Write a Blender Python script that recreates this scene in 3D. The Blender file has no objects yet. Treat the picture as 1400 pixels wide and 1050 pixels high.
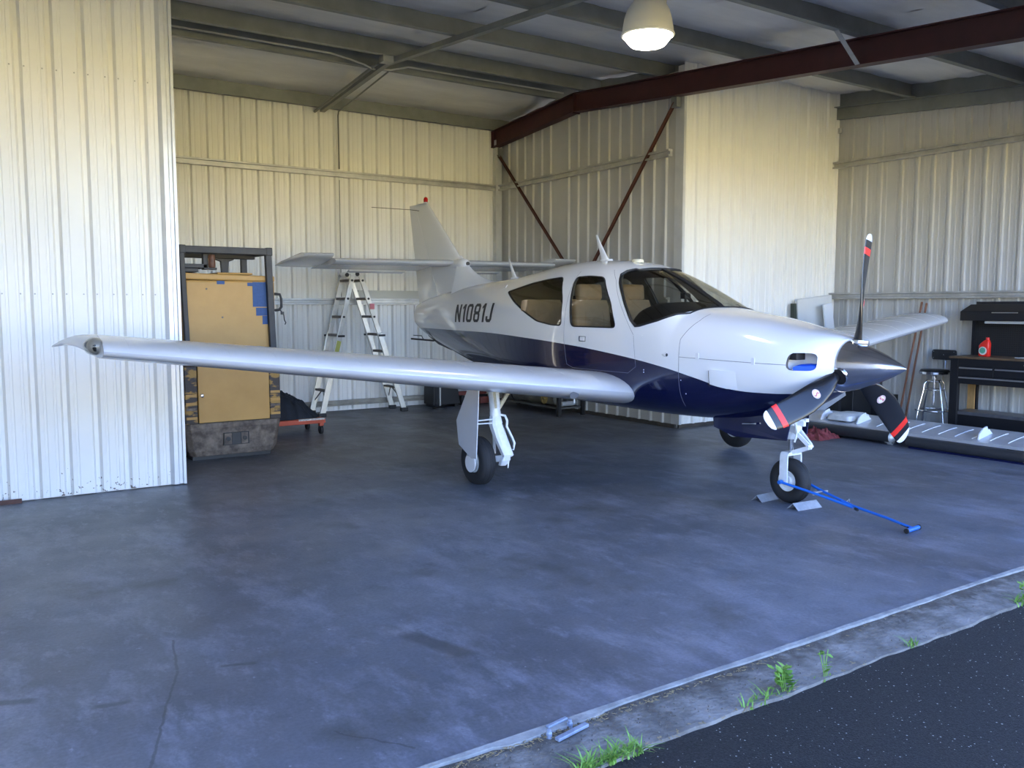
import bpy, bmesh, math, random
from mathutils import Vector, Matrix
from math import pi, sin, cos, radians, sqrt
random.seed(7)
C = bpy.context.scene.collection
SC = bpy.context.scene

# ------------------------------------------------------------------ camera, sky, sun, exposure
cam_d = bpy.data.cameras.new('camera'); cam = bpy.data.objects.new('camera', cam_d); C.objects.link(cam)
cam_d.sensor_width = 36.0; cam_d.lens = 36.0 * 1178.0 / 1400.0; cam_d.clip_start = 0.05; cam_d.clip_end = 500
cam.location = (0, 0, 1.561); cam.rotation_euler = (radians(90 - 5.151), 0, radians(-33.853))
SC.camera = cam
SC.view_settings.view_transform = 'Standard'; SC.view_settings.look = 'None'
SC.view_settings.gamma = 1.0; SC.view_settings.use_curve_mapping = False
SC.view_settings.exposure = 1.45
SC.cycles.max_bounces = 8; SC.cycles.diffuse_bounces = 5; SC.cycles.glossy_bounces = 4
SC.cycles.transparent_max_bounces = 12; SC.cycles.sample_clamp_indirect = 6.0
SC.cycles.caustics_reflective = False; SC.cycles.caustics_refractive = False
world = bpy.data.worlds.new('sky'); SC.world = world; world.use_nodes = True
wn = world.node_tree.nodes; wl = world.node_tree.links
sky = wn.new('ShaderNodeTexSky'); sky.sky_type = 'NISHITA'; sky.sun_disc = False
sky.sun_elevation = radians(52); sky.sun_rotation = radians(20); sky.air_density = 1.0; sky.dust_density = 0.3; sky.ozone_density = 4.0
tint = wn.new('ShaderNodeMix'); tint.data_type = 'RGBA'; tint.blend_type = 'MULTIPLY'; tint.inputs[0].default_value = 1.0; tint.inputs[7].default_value = (.98, .95, 1.12, 1)   # clear deep blue sky
wl.new(sky.outputs[0], tint.inputs[6]); wl.new(tint.outputs[2], wn['Background'].inputs['Color']); wn['Background'].inputs['Strength'].default_value = 0.50
sun_d = bpy.data.lights.new('sun', 'SUN'); sun_d.energy = 60.0; sun_d.angle = radians(0.55); sun_d.color = (1.0, 0.93, 0.82)
sun = bpy.data.objects.new('sun', sun_d); C.objects.link(sun); sun.location = (4, 30, 40)
sun.rotation_euler = (radians(-38), 0, radians(-14))

# ------------------------------------------------------------------ helpers
class MB:
    """collects geometry for one mesh object"""
    def __init__(s): s.v = []; s.f = []; s.mi = []; s.m = 0
    def add(s, vs, fs):
        o = len(s.v); s.v += [tuple(v) for v in vs]
        for f in fs: s.f.append(tuple(i + o for i in f)); s.mi.append(s.m)
        return s
    def box(s, c, d, rot=None, taper=1.0):
        x, y, z = d[0] / 2, d[1] / 2, d[2] / 2
        vs = [Vector((a * x * (taper if k > 0 else 1), b * y * (taper if k > 0 else 1), k * z)) for k in (-1, 1) for a, b in ((-1, -1), (1, -1), (1, 1), (-1, 1))]
        if rot is not None: vs = [rot @ v for v in vs]
        c = Vector(c)
        return s.add([v + c for v in vs], [(3, 2, 1, 0), (4, 5, 6, 7), (0, 1, 5, 4), (1, 2, 6, 5), (2, 3, 7, 6), (3, 0, 4, 7)])
    def b2(s, lo, hi):
        return s.box([(a + b) / 2 for a, b in zip(lo, hi)], [abs(b - a) for a, b in zip(lo, hi)])
    def bar(s, p0, p1, w, h, up=(0, 0, 1)):
        """box along p0-p1, w sideways, h along up"""
        p0, p1 = Vector(p0), Vector(p1); d = p1 - p0; t = d.normalized(); a = t.cross(Vector(up)).normalized(); b = a.cross(t)
        vs = [p + a * (i * w / 2) + b * (j * h / 2) for p in (p0, p1) for i, j in ((-1, -1), (1, -1), (1, 1), (-1, 1))]
        return s.add(vs, [(3, 2, 1, 0), (4, 5, 6, 7), (0, 1, 5, 4), (1, 2, 6, 5), (2, 3, 7, 6), (3, 0, 4, 7)])
    def loft(s, rings, caps=(True, True), closed=True):
        n = len(rings[0]); o = []
        for r in rings: o += list(r)
        fs = []
        for k in range(len(rings) - 1):
            for i in range(n if closed else n - 1):
                j = (i + 1) % n
                fs.append((k * n + i, k * n + j, (k + 1) * n + j, (k + 1) * n + i))
        if caps[0]: fs.append(tuple(range(n - 1, -1, -1)))
        if caps[1]: fs.append(tuple((len(rings) - 1) * n + i for i in range(n)))
        return s.add(o, fs)
    def tube(s, pts, r, n=8, caps=(True, True), closed=False):
        pts = [Vector(p) for p in pts]; N = len(pts); rings = []
        rr = r if isinstance(r, (list, tuple)) else [r] * N
        ref = None
        for i in range(N):
            if closed: t = pts[(i + 1) % N] - pts[i - 1]
            else: t = pts[min(i + 1, N - 1)] - pts[max(i - 1, 0)]
            t.normalize()
            if ref is None:
                ref = Vector((0, 0, 1)) if abs(t.z) < 0.9 else Vector((1, 0, 0))
            a = (ref - t * ref.dot(t)).normalized(); ref = a; b = t.cross(a)
            rings.append([pts[i] + (a * cos(2 * pi * k / n) + b * sin(2 * pi * k / n)) * rr[i] for k in range(n)])
        if closed: rings.append(rings[0]); caps = (False, False)
        return s.loft(rings, caps)
    def cyl(s, p0, p1, r0, r1=None, n=16, caps=(True, True)):
        return s.tube([p0, p1], [r0, r0 if r1 is None else r1], n, caps)
    def lathe(s, prof, o=(0, 0, 0), ax=(0, 0, 1), n=24, caps=(True, True)):
        """prof: (radius, height along ax)"""
        o = Vector(o); t = Vector(ax).normalized(); ref = Vector((0, 0, 1)) if abs(t.z) < 0.9 else Vector((1, 0, 0))
        a = (ref - t * ref.dot(t)).normalized(); b = t.cross(a)
        return s.loft([[o + t * h + (a * cos(2 * pi * k / n) + b * sin(2 * pi * k / n)) * max(r, 1e-4) for k in range(n)] for r, h in prof], caps)
    def prism(s, poly, vec):
        vec = Vector(vec); p = [Vector(q) for q in poly]
        return s.loft([p, [q + vec for q in p]])
    def build(s, name, m, parent=None, smooth=None, bevel=0, kind=None, fix=True, mods=None):
        me = bpy.data.meshes.new(name)
        off = Vector((0, 0, 0))
        if parent is not None:
            q = parent
            while q is not None: off += q.location; q = q.parent
        me.from_pydata([Vector(v) - off for v in s.v], [], s.f)
        for mm in (m if isinstance(m, (list, tuple)) else [m]): me.materials.append(mm)
        if any(s.mi):
            for p, i in zip(me.polygons, s.mi): p.material_index = i
        if fix:
            bm = bmesh.new(); bm.from_mesh(me); bmesh.ops.recalc_face_normals(bm, faces=bm.faces); bm.to_mesh(me); bm.free()
        if smooth:
            me.shade_smooth(); me.set_sharp_from_angle(angle=radians(smooth))
        o = bpy.data.objects.new(name, me); C.objects.link(o)
        if parent is not None: o.parent = parent
        if bevel:
            b = o.modifiers.new('edge', 'BEVEL'); b.width = bevel; b.segments = 2; b.limit_method = 'ANGLE'; b.angle_limit = radians(35)
        if kind: o['kind'] = kind
        return o

def thing(name, label, cat, loc=(0, 0, 0), group=None):
    o = bpy.data.objects.new(name, None); C.objects.link(o); o.location = loc; o.empty_display_size = .1
    o['label'] = label; o['category'] = cat
    if group: o['group'] = group
    return o
def tag(o, label, cat, group=None):
    o['label'] = label; o['category'] = cat
    if group: o['group'] = group
    return o
def rebase(o, p):
    """move a mesh object's origin to p without moving its geometry"""
    p = Vector(p); o.data.transform(Matrix.Translation(-p)); o.location = p; return o

MATS = {}
def mat(name, col, rough=0.5, metal=0.0, var=0.0, scale=6.0, bump=0.0, bscale=40.0, coat=0.0, col2=None, emit=None, spec=0.5, detail=6.0, stretch=None, lo=.35, hi=.65):
    if name in MATS: return MATS[name]
    m = bpy.data.materials.new(name); m.use_nodes = True; nt = m.node_tree; N = nt.nodes; L = nt.links
    b = N['Principled BSDF']; b.inputs['Roughness'].default_value = rough; b.inputs['Metallic'].default_value = metal
    b.inputs['Specular IOR Level'].default_value = spec; b.inputs['Coat Weight'].default_value = coat; b.inputs['Coat Roughness'].default_value = .06
    b.inputs['Base Color'].default_value = (*col, 1)
    tc = N.new('ShaderNodeTexCoord'); src = tc.outputs['Object']
    if stretch:
        mp = N.new('ShaderNodeMapping'); mp.inputs['Scale'].default_value = stretch; L.new(src, mp.inputs[0]); src = mp.outputs[0]
    if var or col2:
        n = N.new('ShaderNodeTexNoise'); n.inputs['Scale'].default_value = scale; n.inputs['Detail'].default_value = detail; n.inputs['Roughness'].default_value = .62; L.new(src, n.inputs['Vector'])
        r = N.new('ShaderNodeValToRGB'); L.new(n.outputs['Fac'], r.inputs[0])
        c2 = col2 if col2 else tuple(min(1, c * (1 + var)) for c in col); c1 = col if col2 else tuple(c * (1 - var) for c in col)
        r.color_ramp.elements[0].position = lo; r.color_ramp.elements[1].position = hi
        r.color_ramp.elements[0].color = (*c1, 1); r.color_ramp.elements[1].color = (*c2, 1)
        L.new(r.outputs[0], b.inputs['Base Color'])
    if bump:
        n2 = N.new('ShaderNodeTexNoise'); n2.inputs['Scale'].default_value = bscale; n2.inputs['Detail'].default_value = 4; L.new(src, n2.inputs['Vector'])
        bp = N.new('ShaderNodeBump'); bp.inputs['Strength'].default_value = bump; bp.inputs['Distance'].default_value = .01
        L.new(n2.outputs['Fac'], bp.inputs['Height']); L.new(bp.outputs[0], b.inputs['Normal'])
    if emit:
        b.inputs['Emission Color'].default_value = (*emit[0], 1); b.inputs['Emission Strength'].default_value = emit[1]
    MATS[name] = m; return m

# ------------------------------------------------------------------ the hangar: X along the door, Y into the hangar, Z up
XL, XS0, XS1, XR = -1.35, 1.79, 7.87, 10.98      # far left wall, stall left edge, stall right wall, right wall
YD, YWL, YWR, YB = 2.50, 7.83, 7.92, 12.10       # slab edge, front bay back walls, stall back wall
YRIDGE = 9.9
def zbeam(y): return 4.565 - .083 * abs(y - YRIDGE)     # underside of the purlins
def zdeck(y): return zbeam(y) + .205

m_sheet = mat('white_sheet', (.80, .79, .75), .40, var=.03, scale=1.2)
m_sheet_r = mat('shaded_white_sheet', (.49, .485, .46), .5, var=.04, scale=2.0)  # same white sheet, with the shade of the grazing-lit right-hand walls in its colour
def chipped(m):
    """rust chips and splashed dirt along the foot of a sheet"""
    N = m.node_tree.nodes; L = m.node_tree.links; b = N['Principled BSDF']; old = b.inputs['Base Color'].links[0].from_socket; tc = [n for n in N if n.type == 'TEX_COORD'][0]
    sp = N.new('ShaderNodeSeparateXYZ'); L.new(tc.outputs['Object'], sp.inputs[0])
    mr = N.new('ShaderNodeMapRange'); L.new(sp.outputs['Z'], mr.inputs[0]); mr.inputs[1].default_value = .03; mr.inputs[2].default_value = .42; mr.inputs[3].default_value = .60; mr.inputs[4].default_value = .80
    n = N.new('ShaderNodeTexNoise'); n.inputs['Scale'].default_value = 24; n.inputs['Detail'].default_value = 5; n.inputs['Roughness'].default_value = .6; L.new(tc.outputs['Object'], n.inputs['Vector'])
    gt = N.new('ShaderNodeMath'); gt.operation = 'GREATER_THAN'; L.new(n.outputs['Fac'], gt.inputs[0]); L.new(mr.outputs[0], gt.inputs[1])
    x = N.new('ShaderNodeMix'); x.data_type = 'RGBA'; L.new(gt.outputs[0], x.inputs[0]); L.new(old, x.inputs[6]); x.inputs[7].default_value = (.16, .13, .11, 1); L.new(x.outputs[2], b.inputs['Base Color']); return m
m_sheet_l = chipped(mat('white_sheet_chipped', (.80, .79, .75), .40, var=.03, scale=1.2))
m_galv = mat('galvanised_steel', (.46, .46, .44), .42, metal=.45, var=.15, scale=5)
m_purlin = mat('grey_purlin_steel', (.225, .235, .215), .5, metal=.3, var=.12, scale=3)
m_redox = mat('red_oxide_steel', (.055, .0135, .013), .55, var=.15, scale=4)
m_rust = mat('rust_brown_steel', (.075, .026, .016), .6, var=.25, scale=10)
m_flash = mat('corner_flashing', (.62, .63, .63), .35, metal=.3, var=.05)

def floor_material():
    m = bpy.data.materials.new('sealed_concrete'); m.use_nodes = True; N = m.node_tree.nodes; L = m.node_tree.links; b = N['Principled BSDF']
    tc = N.new('ShaderNodeTexCoord'); P = tc.outputs['Object']
    def noise(sc, det=8, rough=.65, st=None):
        n = N.new('ShaderNodeTexNoise'); n.inputs['Scale'].default_value = sc; n.inputs['Detail'].default_value = det; n.inputs['Roughness'].default_value = rough
        if st:
            mp = N.new('ShaderNodeMapping'); mp.inputs['Scale'].default_value = st; mp.inputs['Rotation'].default_value = (0, 0, .5); L.new(P, mp.inputs[0]); L.new(mp.outputs[0], n.inputs['Vector'])
        else: L.new(P, n.inputs['Vector'])
        return n.outputs['Fac']
    def ramp(x, p0, c0, p1, c1):
        r = N.new('ShaderNodeValToRGB'); L.new(x, r.inputs[0]); e = r.color_ramp.elements
        e[0].position = p0; e[0].color = (*c0, 1); e[1].position = p1; e[1].color = (*c1, 1); return r.outputs[0]
    def mix(f, a, c, mode='MIX'):
        x = N.new('ShaderNodeMix'); x.data_type = 'RGBA'; x.blend_type = mode
        if isinstance(f, float): x.inputs[0].default_value = f
        else: L.new(f, x.inputs[0])
        for i, q in ((6, a), (7, c)):
            if isinstance(q, tuple): x.inputs[i].default_value = (*q, 1)
            else: L.new(q, x.inputs[i])
        return x.outputs[2]
    base = ramp(noise(.55), .36, (.088, .094, .108), .66, (.172, .182, .212))
    wear = ramp(noise(2.3, 10, .72, (1, .45, 1)), .50, (0, 0, 0), .70, (1, 1, 1))
    col = mix(wear, base, (.225, .235, .285))
    wear2 = ramp(noise(7.5, 10, .75, (1, .5, 1)), .54, (0, 0, 0), .72, (.75, .75, .75))
    col = mix(wear2, col, (.245, .26, .305))
    dk2 = ramp(noise(5.2, 9, .75), .28, (.7, .7, .7), .44, (0, 0, 0))
    col = mix(dk2, col, (.075, .078, .085))
    dark = ramp(noise(1.1, 6, .6), .56, (0, 0, 0), .74, (1, 1, 1))
    col = mix(dark, col, (.058, .058, .052))
    speck = ramp(noise(26, 3, .5), .70, (0, 0, 0), .76, (.55, .55, .55))
    col = mix(speck, col, (.32, .33, .39))
    fine = ramp(noise(60, 4, .6), .3, (.82, .82, .82), .7, (1.12, 1.12, 1.12))
    col = mix(1.0, col, fine, 'MULTIPLY')
    rust = ramp(noise(3.1, 4, .5, (.6, 1.0, 1)), .735, (0, 0, 0), .78, (.30, .30, .30))
    col = mix(rust, col, (.22, .11, .05))
    def seg(x0, y0, x1, y1, w, jit, soft):
        """mask of a worn streak or crack: distance to a line, roughened by noise"""
        sx = N.new('ShaderNodeSeparateXYZ'); L.new(P, sx.inputs[0])
        ln = sqrt((x1 - x0) ** 2 + (y1 - y0) ** 2); ux, uy = (x1 - x0) / ln, (y1 - y0) / ln
        def M(op, a, c=None):
            q = N.new('ShaderNodeMath'); q.operation = op
            for i, v in ((0, a), (1, c)):
                if v is None: continue
                if isinstance(v, (int, float)): q.inputs[i].default_value = v
                else: L.new(v, q.inputs[i])
            return q.outputs[0]
        dx, dy = M('SUBTRACT', sx.outputs[0], x0), M('SUBTRACT', sx.outputs[1], y0)
        al = M('ADD', M('MULTIPLY', dx, ux), M('MULTIPLY', dy, uy)); ac = M('SUBTRACT', M('MULTIPLY', dx, uy), M('MULTIPLY', dy, ux))
        ac = M('ADD', ac, M('MULTIPLY', M('SUBTRACT', noise(9 if w > .02 else 5, 5), .5), jit)); ac = M('ABSOLUTE', ac)
        m1 = M('SUBTRACT', 1.0, M('DIVIDE', M('SUBTRACT', ac, w), soft)); al2 = M('SUBTRACT', ln / 2, M('ABSOLUTE', M('SUBTRACT', al, ln / 2))); m2 = M('DIVIDE', al2, soft * 2)
        r = N.new('ShaderNodeMath'); r.operation = 'MULTIPLY'; r.use_clamp = True
        c1 = N.new('ShaderNodeClamp'); L.new(m1, c1.inputs[0]); c2 = N.new('ShaderNodeClamp'); L.new(m2, c2.inputs[0]); L.new(c1.outputs[0], r.inputs[0]); L.new(c2.outputs[0], r.inputs[1]); return M('MULTIPLY', r.outputs[0], .6)
    for s_ in ((1.80, 3.64, 1.93, 3.19, .035, .05, .03), (-.05, 3.95, .28, 3.78, .012, .06, .02), (.05, 3.99, .15, 3.95, .03, .08, .04), (.52, 2.95, .80, 3.78, .0035, .05, .004), (.80, 3.78, .86, 4.15, .0035, .06, .004), (1.15, 2.9, 1.35, 2.62, .003, .08, .004), (.95, 3.72, 1.12, 3.66, .008, .05, .01), (.42, 3.60, .60, 3.58, .008, .06, .02)):
        col = mix(seg(*s_), col, (.045, .045, .045))
    L.new(col, b.inputs['Base Color'])
    rr = ramp(noise(1.7, 6), .3, (.36, .36, .36), .7, (.56, .56, .56)); L.new(rr, b.inputs['Roughness'])
    bp = N.new('ShaderNodeBump'); bp.inputs['Strength'].default_value = .10; bp.inputs['Distance'].default_value = .004
    L.new(noise(9, 8), bp.inputs['Height']); L.new(bp.outputs[0], b.inputs['Normal'])
    return m
m_floor = floor_material()
m_sill = mat('worn_sill_concrete', (.30, .30, .29), .85, var=.25, scale=9, bump=.5, bscale=60)
m_apron = mat('old_apron_concrete', (.115, .105, .092), .9, col2=(.27, .255, .235), scale=6, bump=.9, bscale=45, detail=10)
def soil_band(m):
    N = m.node_tree.nodes; L = m.node_tree.links; b = N['Principled BSDF']; old = b.inputs['Base Color'].links[0].from_socket; tc = [n for n in N if n.type == 'TEX_COORD'][0]
    sp = N.new('ShaderNodeSeparateXYZ'); L.new(tc.outputs['Object'], sp.inputs[0])
    mr = N.new('ShaderNodeMapRange'); L.new(sp.outputs['Y'], mr.inputs[0]); mr.inputs[1].default_value = 2.24; mr.inputs[2].default_value = 2.47; mr.inputs[3].default_value = -.10; mr.inputs[4].default_value = .30
    n = N.new('ShaderNodeTexNoise'); n.inputs['Scale'].default_value = 11; n.inputs['Detail'].default_value = 9; n.inputs['Roughness'].default_value = .72; L.new(tc.outputs['Object'], n.inputs['Vector'])
    a = N.new('ShaderNodeMath'); a.operation = 'ADD'; L.new(n.outputs['Fac'], a.inputs[0]); L.new(mr.outputs[0], a.inputs[1])
    r = N.new('ShaderNodeValToRGB'); L.new(a.outputs[0], r.inputs[0]); r.color_ramp.elements[0].position = .55; r.color_ramp.elements[1].position = .80; r.color_ramp.elements[0].color = (0, 0, 0, 1); r.color_ramp.elements[1].color = (.9, .9, .9, 1)
    x = N.new('ShaderNodeMix'); x.data_type = 'RGBA'; L.new(r.outputs[0], x.inputs[0]); L.new(old, x.inputs[6]); x.inputs[7].default_value = (.075, .062, .048, 1); L.new(x.outputs[2], b.inputs['Base Color'])
soil_band(m_apron)
def asphalt_material():
    m = mat('asphalt', (.0035, .0035, .0038), .9, col2=(.022, .0215, .022), scale=120, bump=1.0, bscale=170, detail=3, lo=.42, hi=.66)
    N = m.node_tree.nodes; L = m.node_tree.links; b = N['Principled BSDF']
    old = b.inputs['Base Color'].links[0].from_socket; tc = [n for n in N if n.type == 'TEX_COORD'][0]
    v = N.new('ShaderNodeTexVoronoi'); v.inputs['Scale'].default_value = 52; L.new(tc.outputs['Object'], v.inputs['Vector'])
    sz = N.new('ShaderNodeMath'); sz.operation = 'MULTIPLY'; L.new(v.outputs['Color'], sz.inputs[0]); sz.inputs[1].default_value = .30
    lt = N.new('ShaderNodeMath'); lt.operation = 'LESS_THAN'; L.new(v.outputs['Distance'], lt.inputs[0]); 
    sb = N.new('ShaderNodeMath'); sb.operation = 'SUBTRACT'; L.new(sz.outputs[0], sb.inputs[0]); sb.inputs[1].default_value = .085; L.new(sb.outputs[0], lt.inputs[1])
    x = N.new('ShaderNodeMix'); x.data_type = 'RGBA'; L.new(lt.outputs[0], x.inputs[0]); L.new(old, x.inputs[6]); x.inputs[7].default_value = (.34, .33, .32, 1)
    L.new(x.outputs[2], b.inputs['Base Color']); return m
m_asph = asphalt_material()
m_grass_far = mat('mown_grass_field', (.215, .187, .082), .9, col2=(.295, .255, .12), scale=.6)

def structure(o): o['kind'] = 'structure'; return o
fl = structure(MB().b2((XL, YD, -.25), (XR + .1, YB + .1, 0)).build('floor', m_floor))
# sill lip, gutter apron, asphalt
def strip(x0, x1, y0f, y1f, z, n, dz=.0, thick=.2):
    """band along X whose edges wander a little"""
    rings = []
    for i in range(n + 1):
        x = x0 + (x1 - x0) * i / n; a, b = y0f(x), y1f(x); h = z + dz * sin(x * 3.1) * .5
        rings.append([(x, a, -thick), (x, b, -thick), (x, b, h), (x, a, h - .001)])
    return MB().loft(rings)
def wob(x, s, a): return a * (sin(x * 5.3 + s) + .6 * sin(x * 13.7 + 2 * s) + .5 * sin(x * 31 + 3 * s)) / 2
sill = structure(strip(XL, XR, lambda x: 2.474 + wob(x, 1, .006) - (.02 if 1.6 < x < 2.05 else 0), lambda x: YD, .003, 240, thick=.2).build('trim_1', m_sill))
apron = structure(strip(XL, XR, lambda x: 2.185 + wob(x, 2, .012), lambda x: 2.474 + wob(x, 1, .006) - (.02 if 1.6 < x < 2.05 else 0), -.008, 240, .006, .2).build('trim_2', m_apron))
ground = structure(MB().b2((-60, -12, -.4), (60, 2.2, -.022)).build('ground', m_asph))
field = structure(MB().b2((-120, -140, -.42), (120, -12, -.03)).build('field', m_grass_far))

# ------------------------------------------------------------------ ribbed wall sheets
def sheet(name, parent, P, u0, u1, ribs, z0, ztop, m, rib_h=.030, minor=.005):
    """P(u, n) -> (x, y): a ribbed sheet from u0 to u1, ribs standing out of the wall at the listed u"""
    pr = [(u0, 0.0)]
    ribs = sorted(r for r in ribs if u0 + .03 < r < u1 - .03)
    marks = []
    for r in ribs: a_, b_ = (.034, .015) if rib_h == -.042 else (.022, .014) if rib_h > .0305 else (.030, .014); marks += [(r - a_, 0), (r - b_, rib_h), (r + b_, rib_h), (r + a_, 0)]
    edges = [u0] + ribs + [u1]
    full = .2257
    for a, b in zip(edges[:-1], edges[1:]):
        for k in (1, 2):
            c = a + full * k / 3 if a != u0 else b - full * (3 - k) / 3
            if minor and a + .02 < c < b - .02 and u0 + .02 < c < u1 - .02:
                marks += [(c - .013, 0), (c - .008, minor), (c + .008, minor), (c + .013, 0)]
    marks.sort(); pr += marks + [(u1, 0.0)]
    lo = [(*P(u, n), z0) for u, n in pr]; hi = [(*P(u, n), ztop(u)) for u, n in pr]
    o = MB().loft([lo, hi], (False, False), False).build(name, m, parent, fix=False)
    return o
def wall(name, lo, hi, m): return structure(MB().b2(lo, hi).build(name, m))

wl_left = wall('wall_left', (XL, YWL + .045, 0), (XS0 - .02, YWL + .14, 5), m_sheet)
ribs = [.19 + .2257 * k - .2257 * 8 for k in range(16)]
for i in range(4):
    a = XL + .012 + i * .7805; sheet('wall_panel', wl_left, lambda u, n: (u, YWL - n), a, a + .7805, ribs, .012, lambda u: zdeck(YWL), m_sheet_l, -.042, -.005)
for zs in (3.42, 1.66):
    g = MB()
    for r_ in ribs:
        for dx in (-.055, .045):
            if XL < r_ + dx < XS0 - .15: g.lathe([(.001, .004), (.006, .003), (.0065, 0)], (r_ + dx, YWL, zs), (0, -1, 0), 8)
    g.build('sheet_screws', m_galv, wl_left, kind='stuff')
# corner flashing at the end of the left partition, with its two small folds
c = MB()
c.prism([(XS0 - .13, YWL - .002, .01), (XS0 - .10, YWL - .026, .01), (XS0 - .065, YWL - .026, .01), (XS0 - .055, YWL - .012, .01), (XS0 - .03, YWL - .012, .01), (XS0 - .025, YWL - .030, .01), (XS0 - .002, YWL - .030, .01), (XS0, YWL + .15, .01), (XS0 - .02, YWL + .15, .01), (XS0 - .02, YWL, .01)], (0, 0, zdeck(YWL)))
c.build('corner_flashing', m_flash, wl_left)
# dark steel plate lying against the base of the left partition
MB().b2((XL, YWL - .05, .0), (.52, YWL - .032, .035)).build('base_angle', m_rust, wl_left)

stl = structure(MB().prism([(XS0 - .1, YWL + .12, 0), (XS0 - .1, YWL + .12, zdeck(YWL)), (XS0 - .1, YRIDGE, zdeck(YRIDGE) + .03), (XS0 - .1, YB + .13, zdeck(YB + .1)), (XS0 - .1, YB + .13, 0)], (.06, 0, 0)).build('wall_stall_left', m_sheet))
for k in range(5):
    a = YWL + .15 + k * .83; sheet('wall_panel', stl, lambda u, n: (XS0 - .036 + n, u), a, min(a + .83, YB), [YWL + .26 + .2257 * j for j in range(19)], .015, lambda u: zbeam(u) - .01, m_sheet)
wb = wall('wall_back', (XS0, YB + .045, 0), (XS1 + .2, YB + .12, 4.65), m_sheet)
ribs = [2.942 + .2257 * k - 1.1285 for k in range(30)]
edges = [XS0] + [2.83 + .9028 * k for k in range(6)] + [XS1 + .02]
for a, b in zip(edges[:-1], edges[1:]):
    if b - a > .05: sheet('wall_panel', wb, lambda u, n: (u, YB - n), a, b, ribs, .015, lambda u: 4.6, m_sheet, -.042, -.005)
def girt_x(parent, x0, x1, y, z0, z1, name='girt', d=.07, m=m_galv):
    """C girt along X standing off a wall at y, open side up and down lips"""
    g = MB(); t = .005
    zm = (z0 + z1) / 2
    g.prism([(x0, y, z0), (x0, y - d, z0), (x0, y - d, z0 + .022), (x0, y - d + t, z0 + .022), (x0, y - d * .55, z0 + .028), (x0, y - d * .55, z1 - .028), (x0, y - d + t, z1 - .022), (x0, y - d, z1 - .022), (x0, y - d, z1), (x0, y, z1)], (x1 - x0, 0, 0))
    return g.build(name, m, parent)
def girt_y(parent, y0, y1, x, z0, z1, name='girt', d=.07, m=m_galv):
    g = MB(); t = .005
    g.prism([(x, y0, z0), (x - d, y0, z0), (x - d, y0, z0 + .022), (x - d + t, y0, z0 + .022), (x - d * .55, y0, z0 + .028), (x - d * .55, y0, z1 - .028), (x - d + t, y0, z1 - .022), (x - d, y0, z1 - .022), (x - d, y0, z1), (x, y0, z1)], (0, y1 - y0, 0))
    return g.build(name, m, parent)
girt_x(wb, XS0, XS1 - .12, YB - .03, 3.44, 3.53)
girt_x(wb, XS0, XS1 - .12, YB - .03, 1.585, 1.675)
girt_x(wb, XS0 + .3, 7.4, YB - .03, .085, .165, d=.05, m=mat('weathered_board', (.34, .32, .27), .8, var=.2, scale=6))
# corner post where back wall meets the stall's right wall
MB().b2((XS1 - .14, YB - .115, .02), (XS1 - .03, YB - .02, 4.25)).build('corner_post', m_flash, wb)

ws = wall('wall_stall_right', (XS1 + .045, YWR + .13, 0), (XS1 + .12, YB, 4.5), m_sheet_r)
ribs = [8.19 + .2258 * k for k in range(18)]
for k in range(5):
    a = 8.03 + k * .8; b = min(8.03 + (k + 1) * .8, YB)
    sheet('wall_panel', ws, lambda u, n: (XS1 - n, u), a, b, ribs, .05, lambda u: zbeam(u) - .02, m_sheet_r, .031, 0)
girt_y(ws, 8.06, YB - .1, XS1 - .032, 3.44, 3.53)
girt_y(ws, 8.06, YB - .1, XS1 - .032, 1.585, 1.675)
MB().b2((XS1 - .035, 7.95, .0), (XS1, YB, .05)).build('base_angle', mat('dirty_base_angle', (.06, .05, .04), .8, var=.3), ws)
# diagonal rusty angle braces, chevron pointing down
for (p0, p1) in (((XS1 - .10, 12.0, 4.02), (XS1 - .10, 9.96, 1.95)), ((XS1 - .10, 7.97, 4.08), (XS1 - .10, 9.72, 1.95))):
    g = MB(); g.bar(p0, p1, .006, .045, up=(1, 0, 0)); g.bar(Vector(p0) + Vector((.02, 0, 0)), Vector(p1) + Vector((.02, 0, 0)), .045, .006, up=(1, 0, 0)); g.build('brace', m_rust, ws)
    h = MB(); h.b2((XS1 - .11, p0[1] - .05, p0[2] - .06), (XS1 - .035, p0[1] + .05, p0[2] + .1)); h.build('brace_plate', m_purlin, ws)

wfr = wall('wall_right_bay', (XS1 + .03, YWR + .005, 0), (XR, YWR + .12, 4.55), m_sheet)
ribs = [8.13 + .2167 * k for k in range(14)]
for k in range(4):
    a = XS1 + .02 + k * .777; sheet('wall_panel', wfr, lambda u, n: (u, YWR - n), a, min(a + .777, XR), ribs, .05, lambda u: zdeck(YWR) - .0, m_sheet)
MB().b2((XS1 - .012, YWR - .035, .05), (XS1 + .03, YWR + .11, zbeam(YWR))).build('corner_flashing', m_flash, wfr)
MB().b2((XS1, YWR - .02, .0), (XR, YWR, .05)).build('base_angle', MATS['dirty_base_angle'], wfr)
MB().cyl((XR - .05, YWR - .06, 4.03), (XR - .05, YWR - .06, 4.10), .03, n=10).build('bolt', m_galv, wfr)

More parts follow.
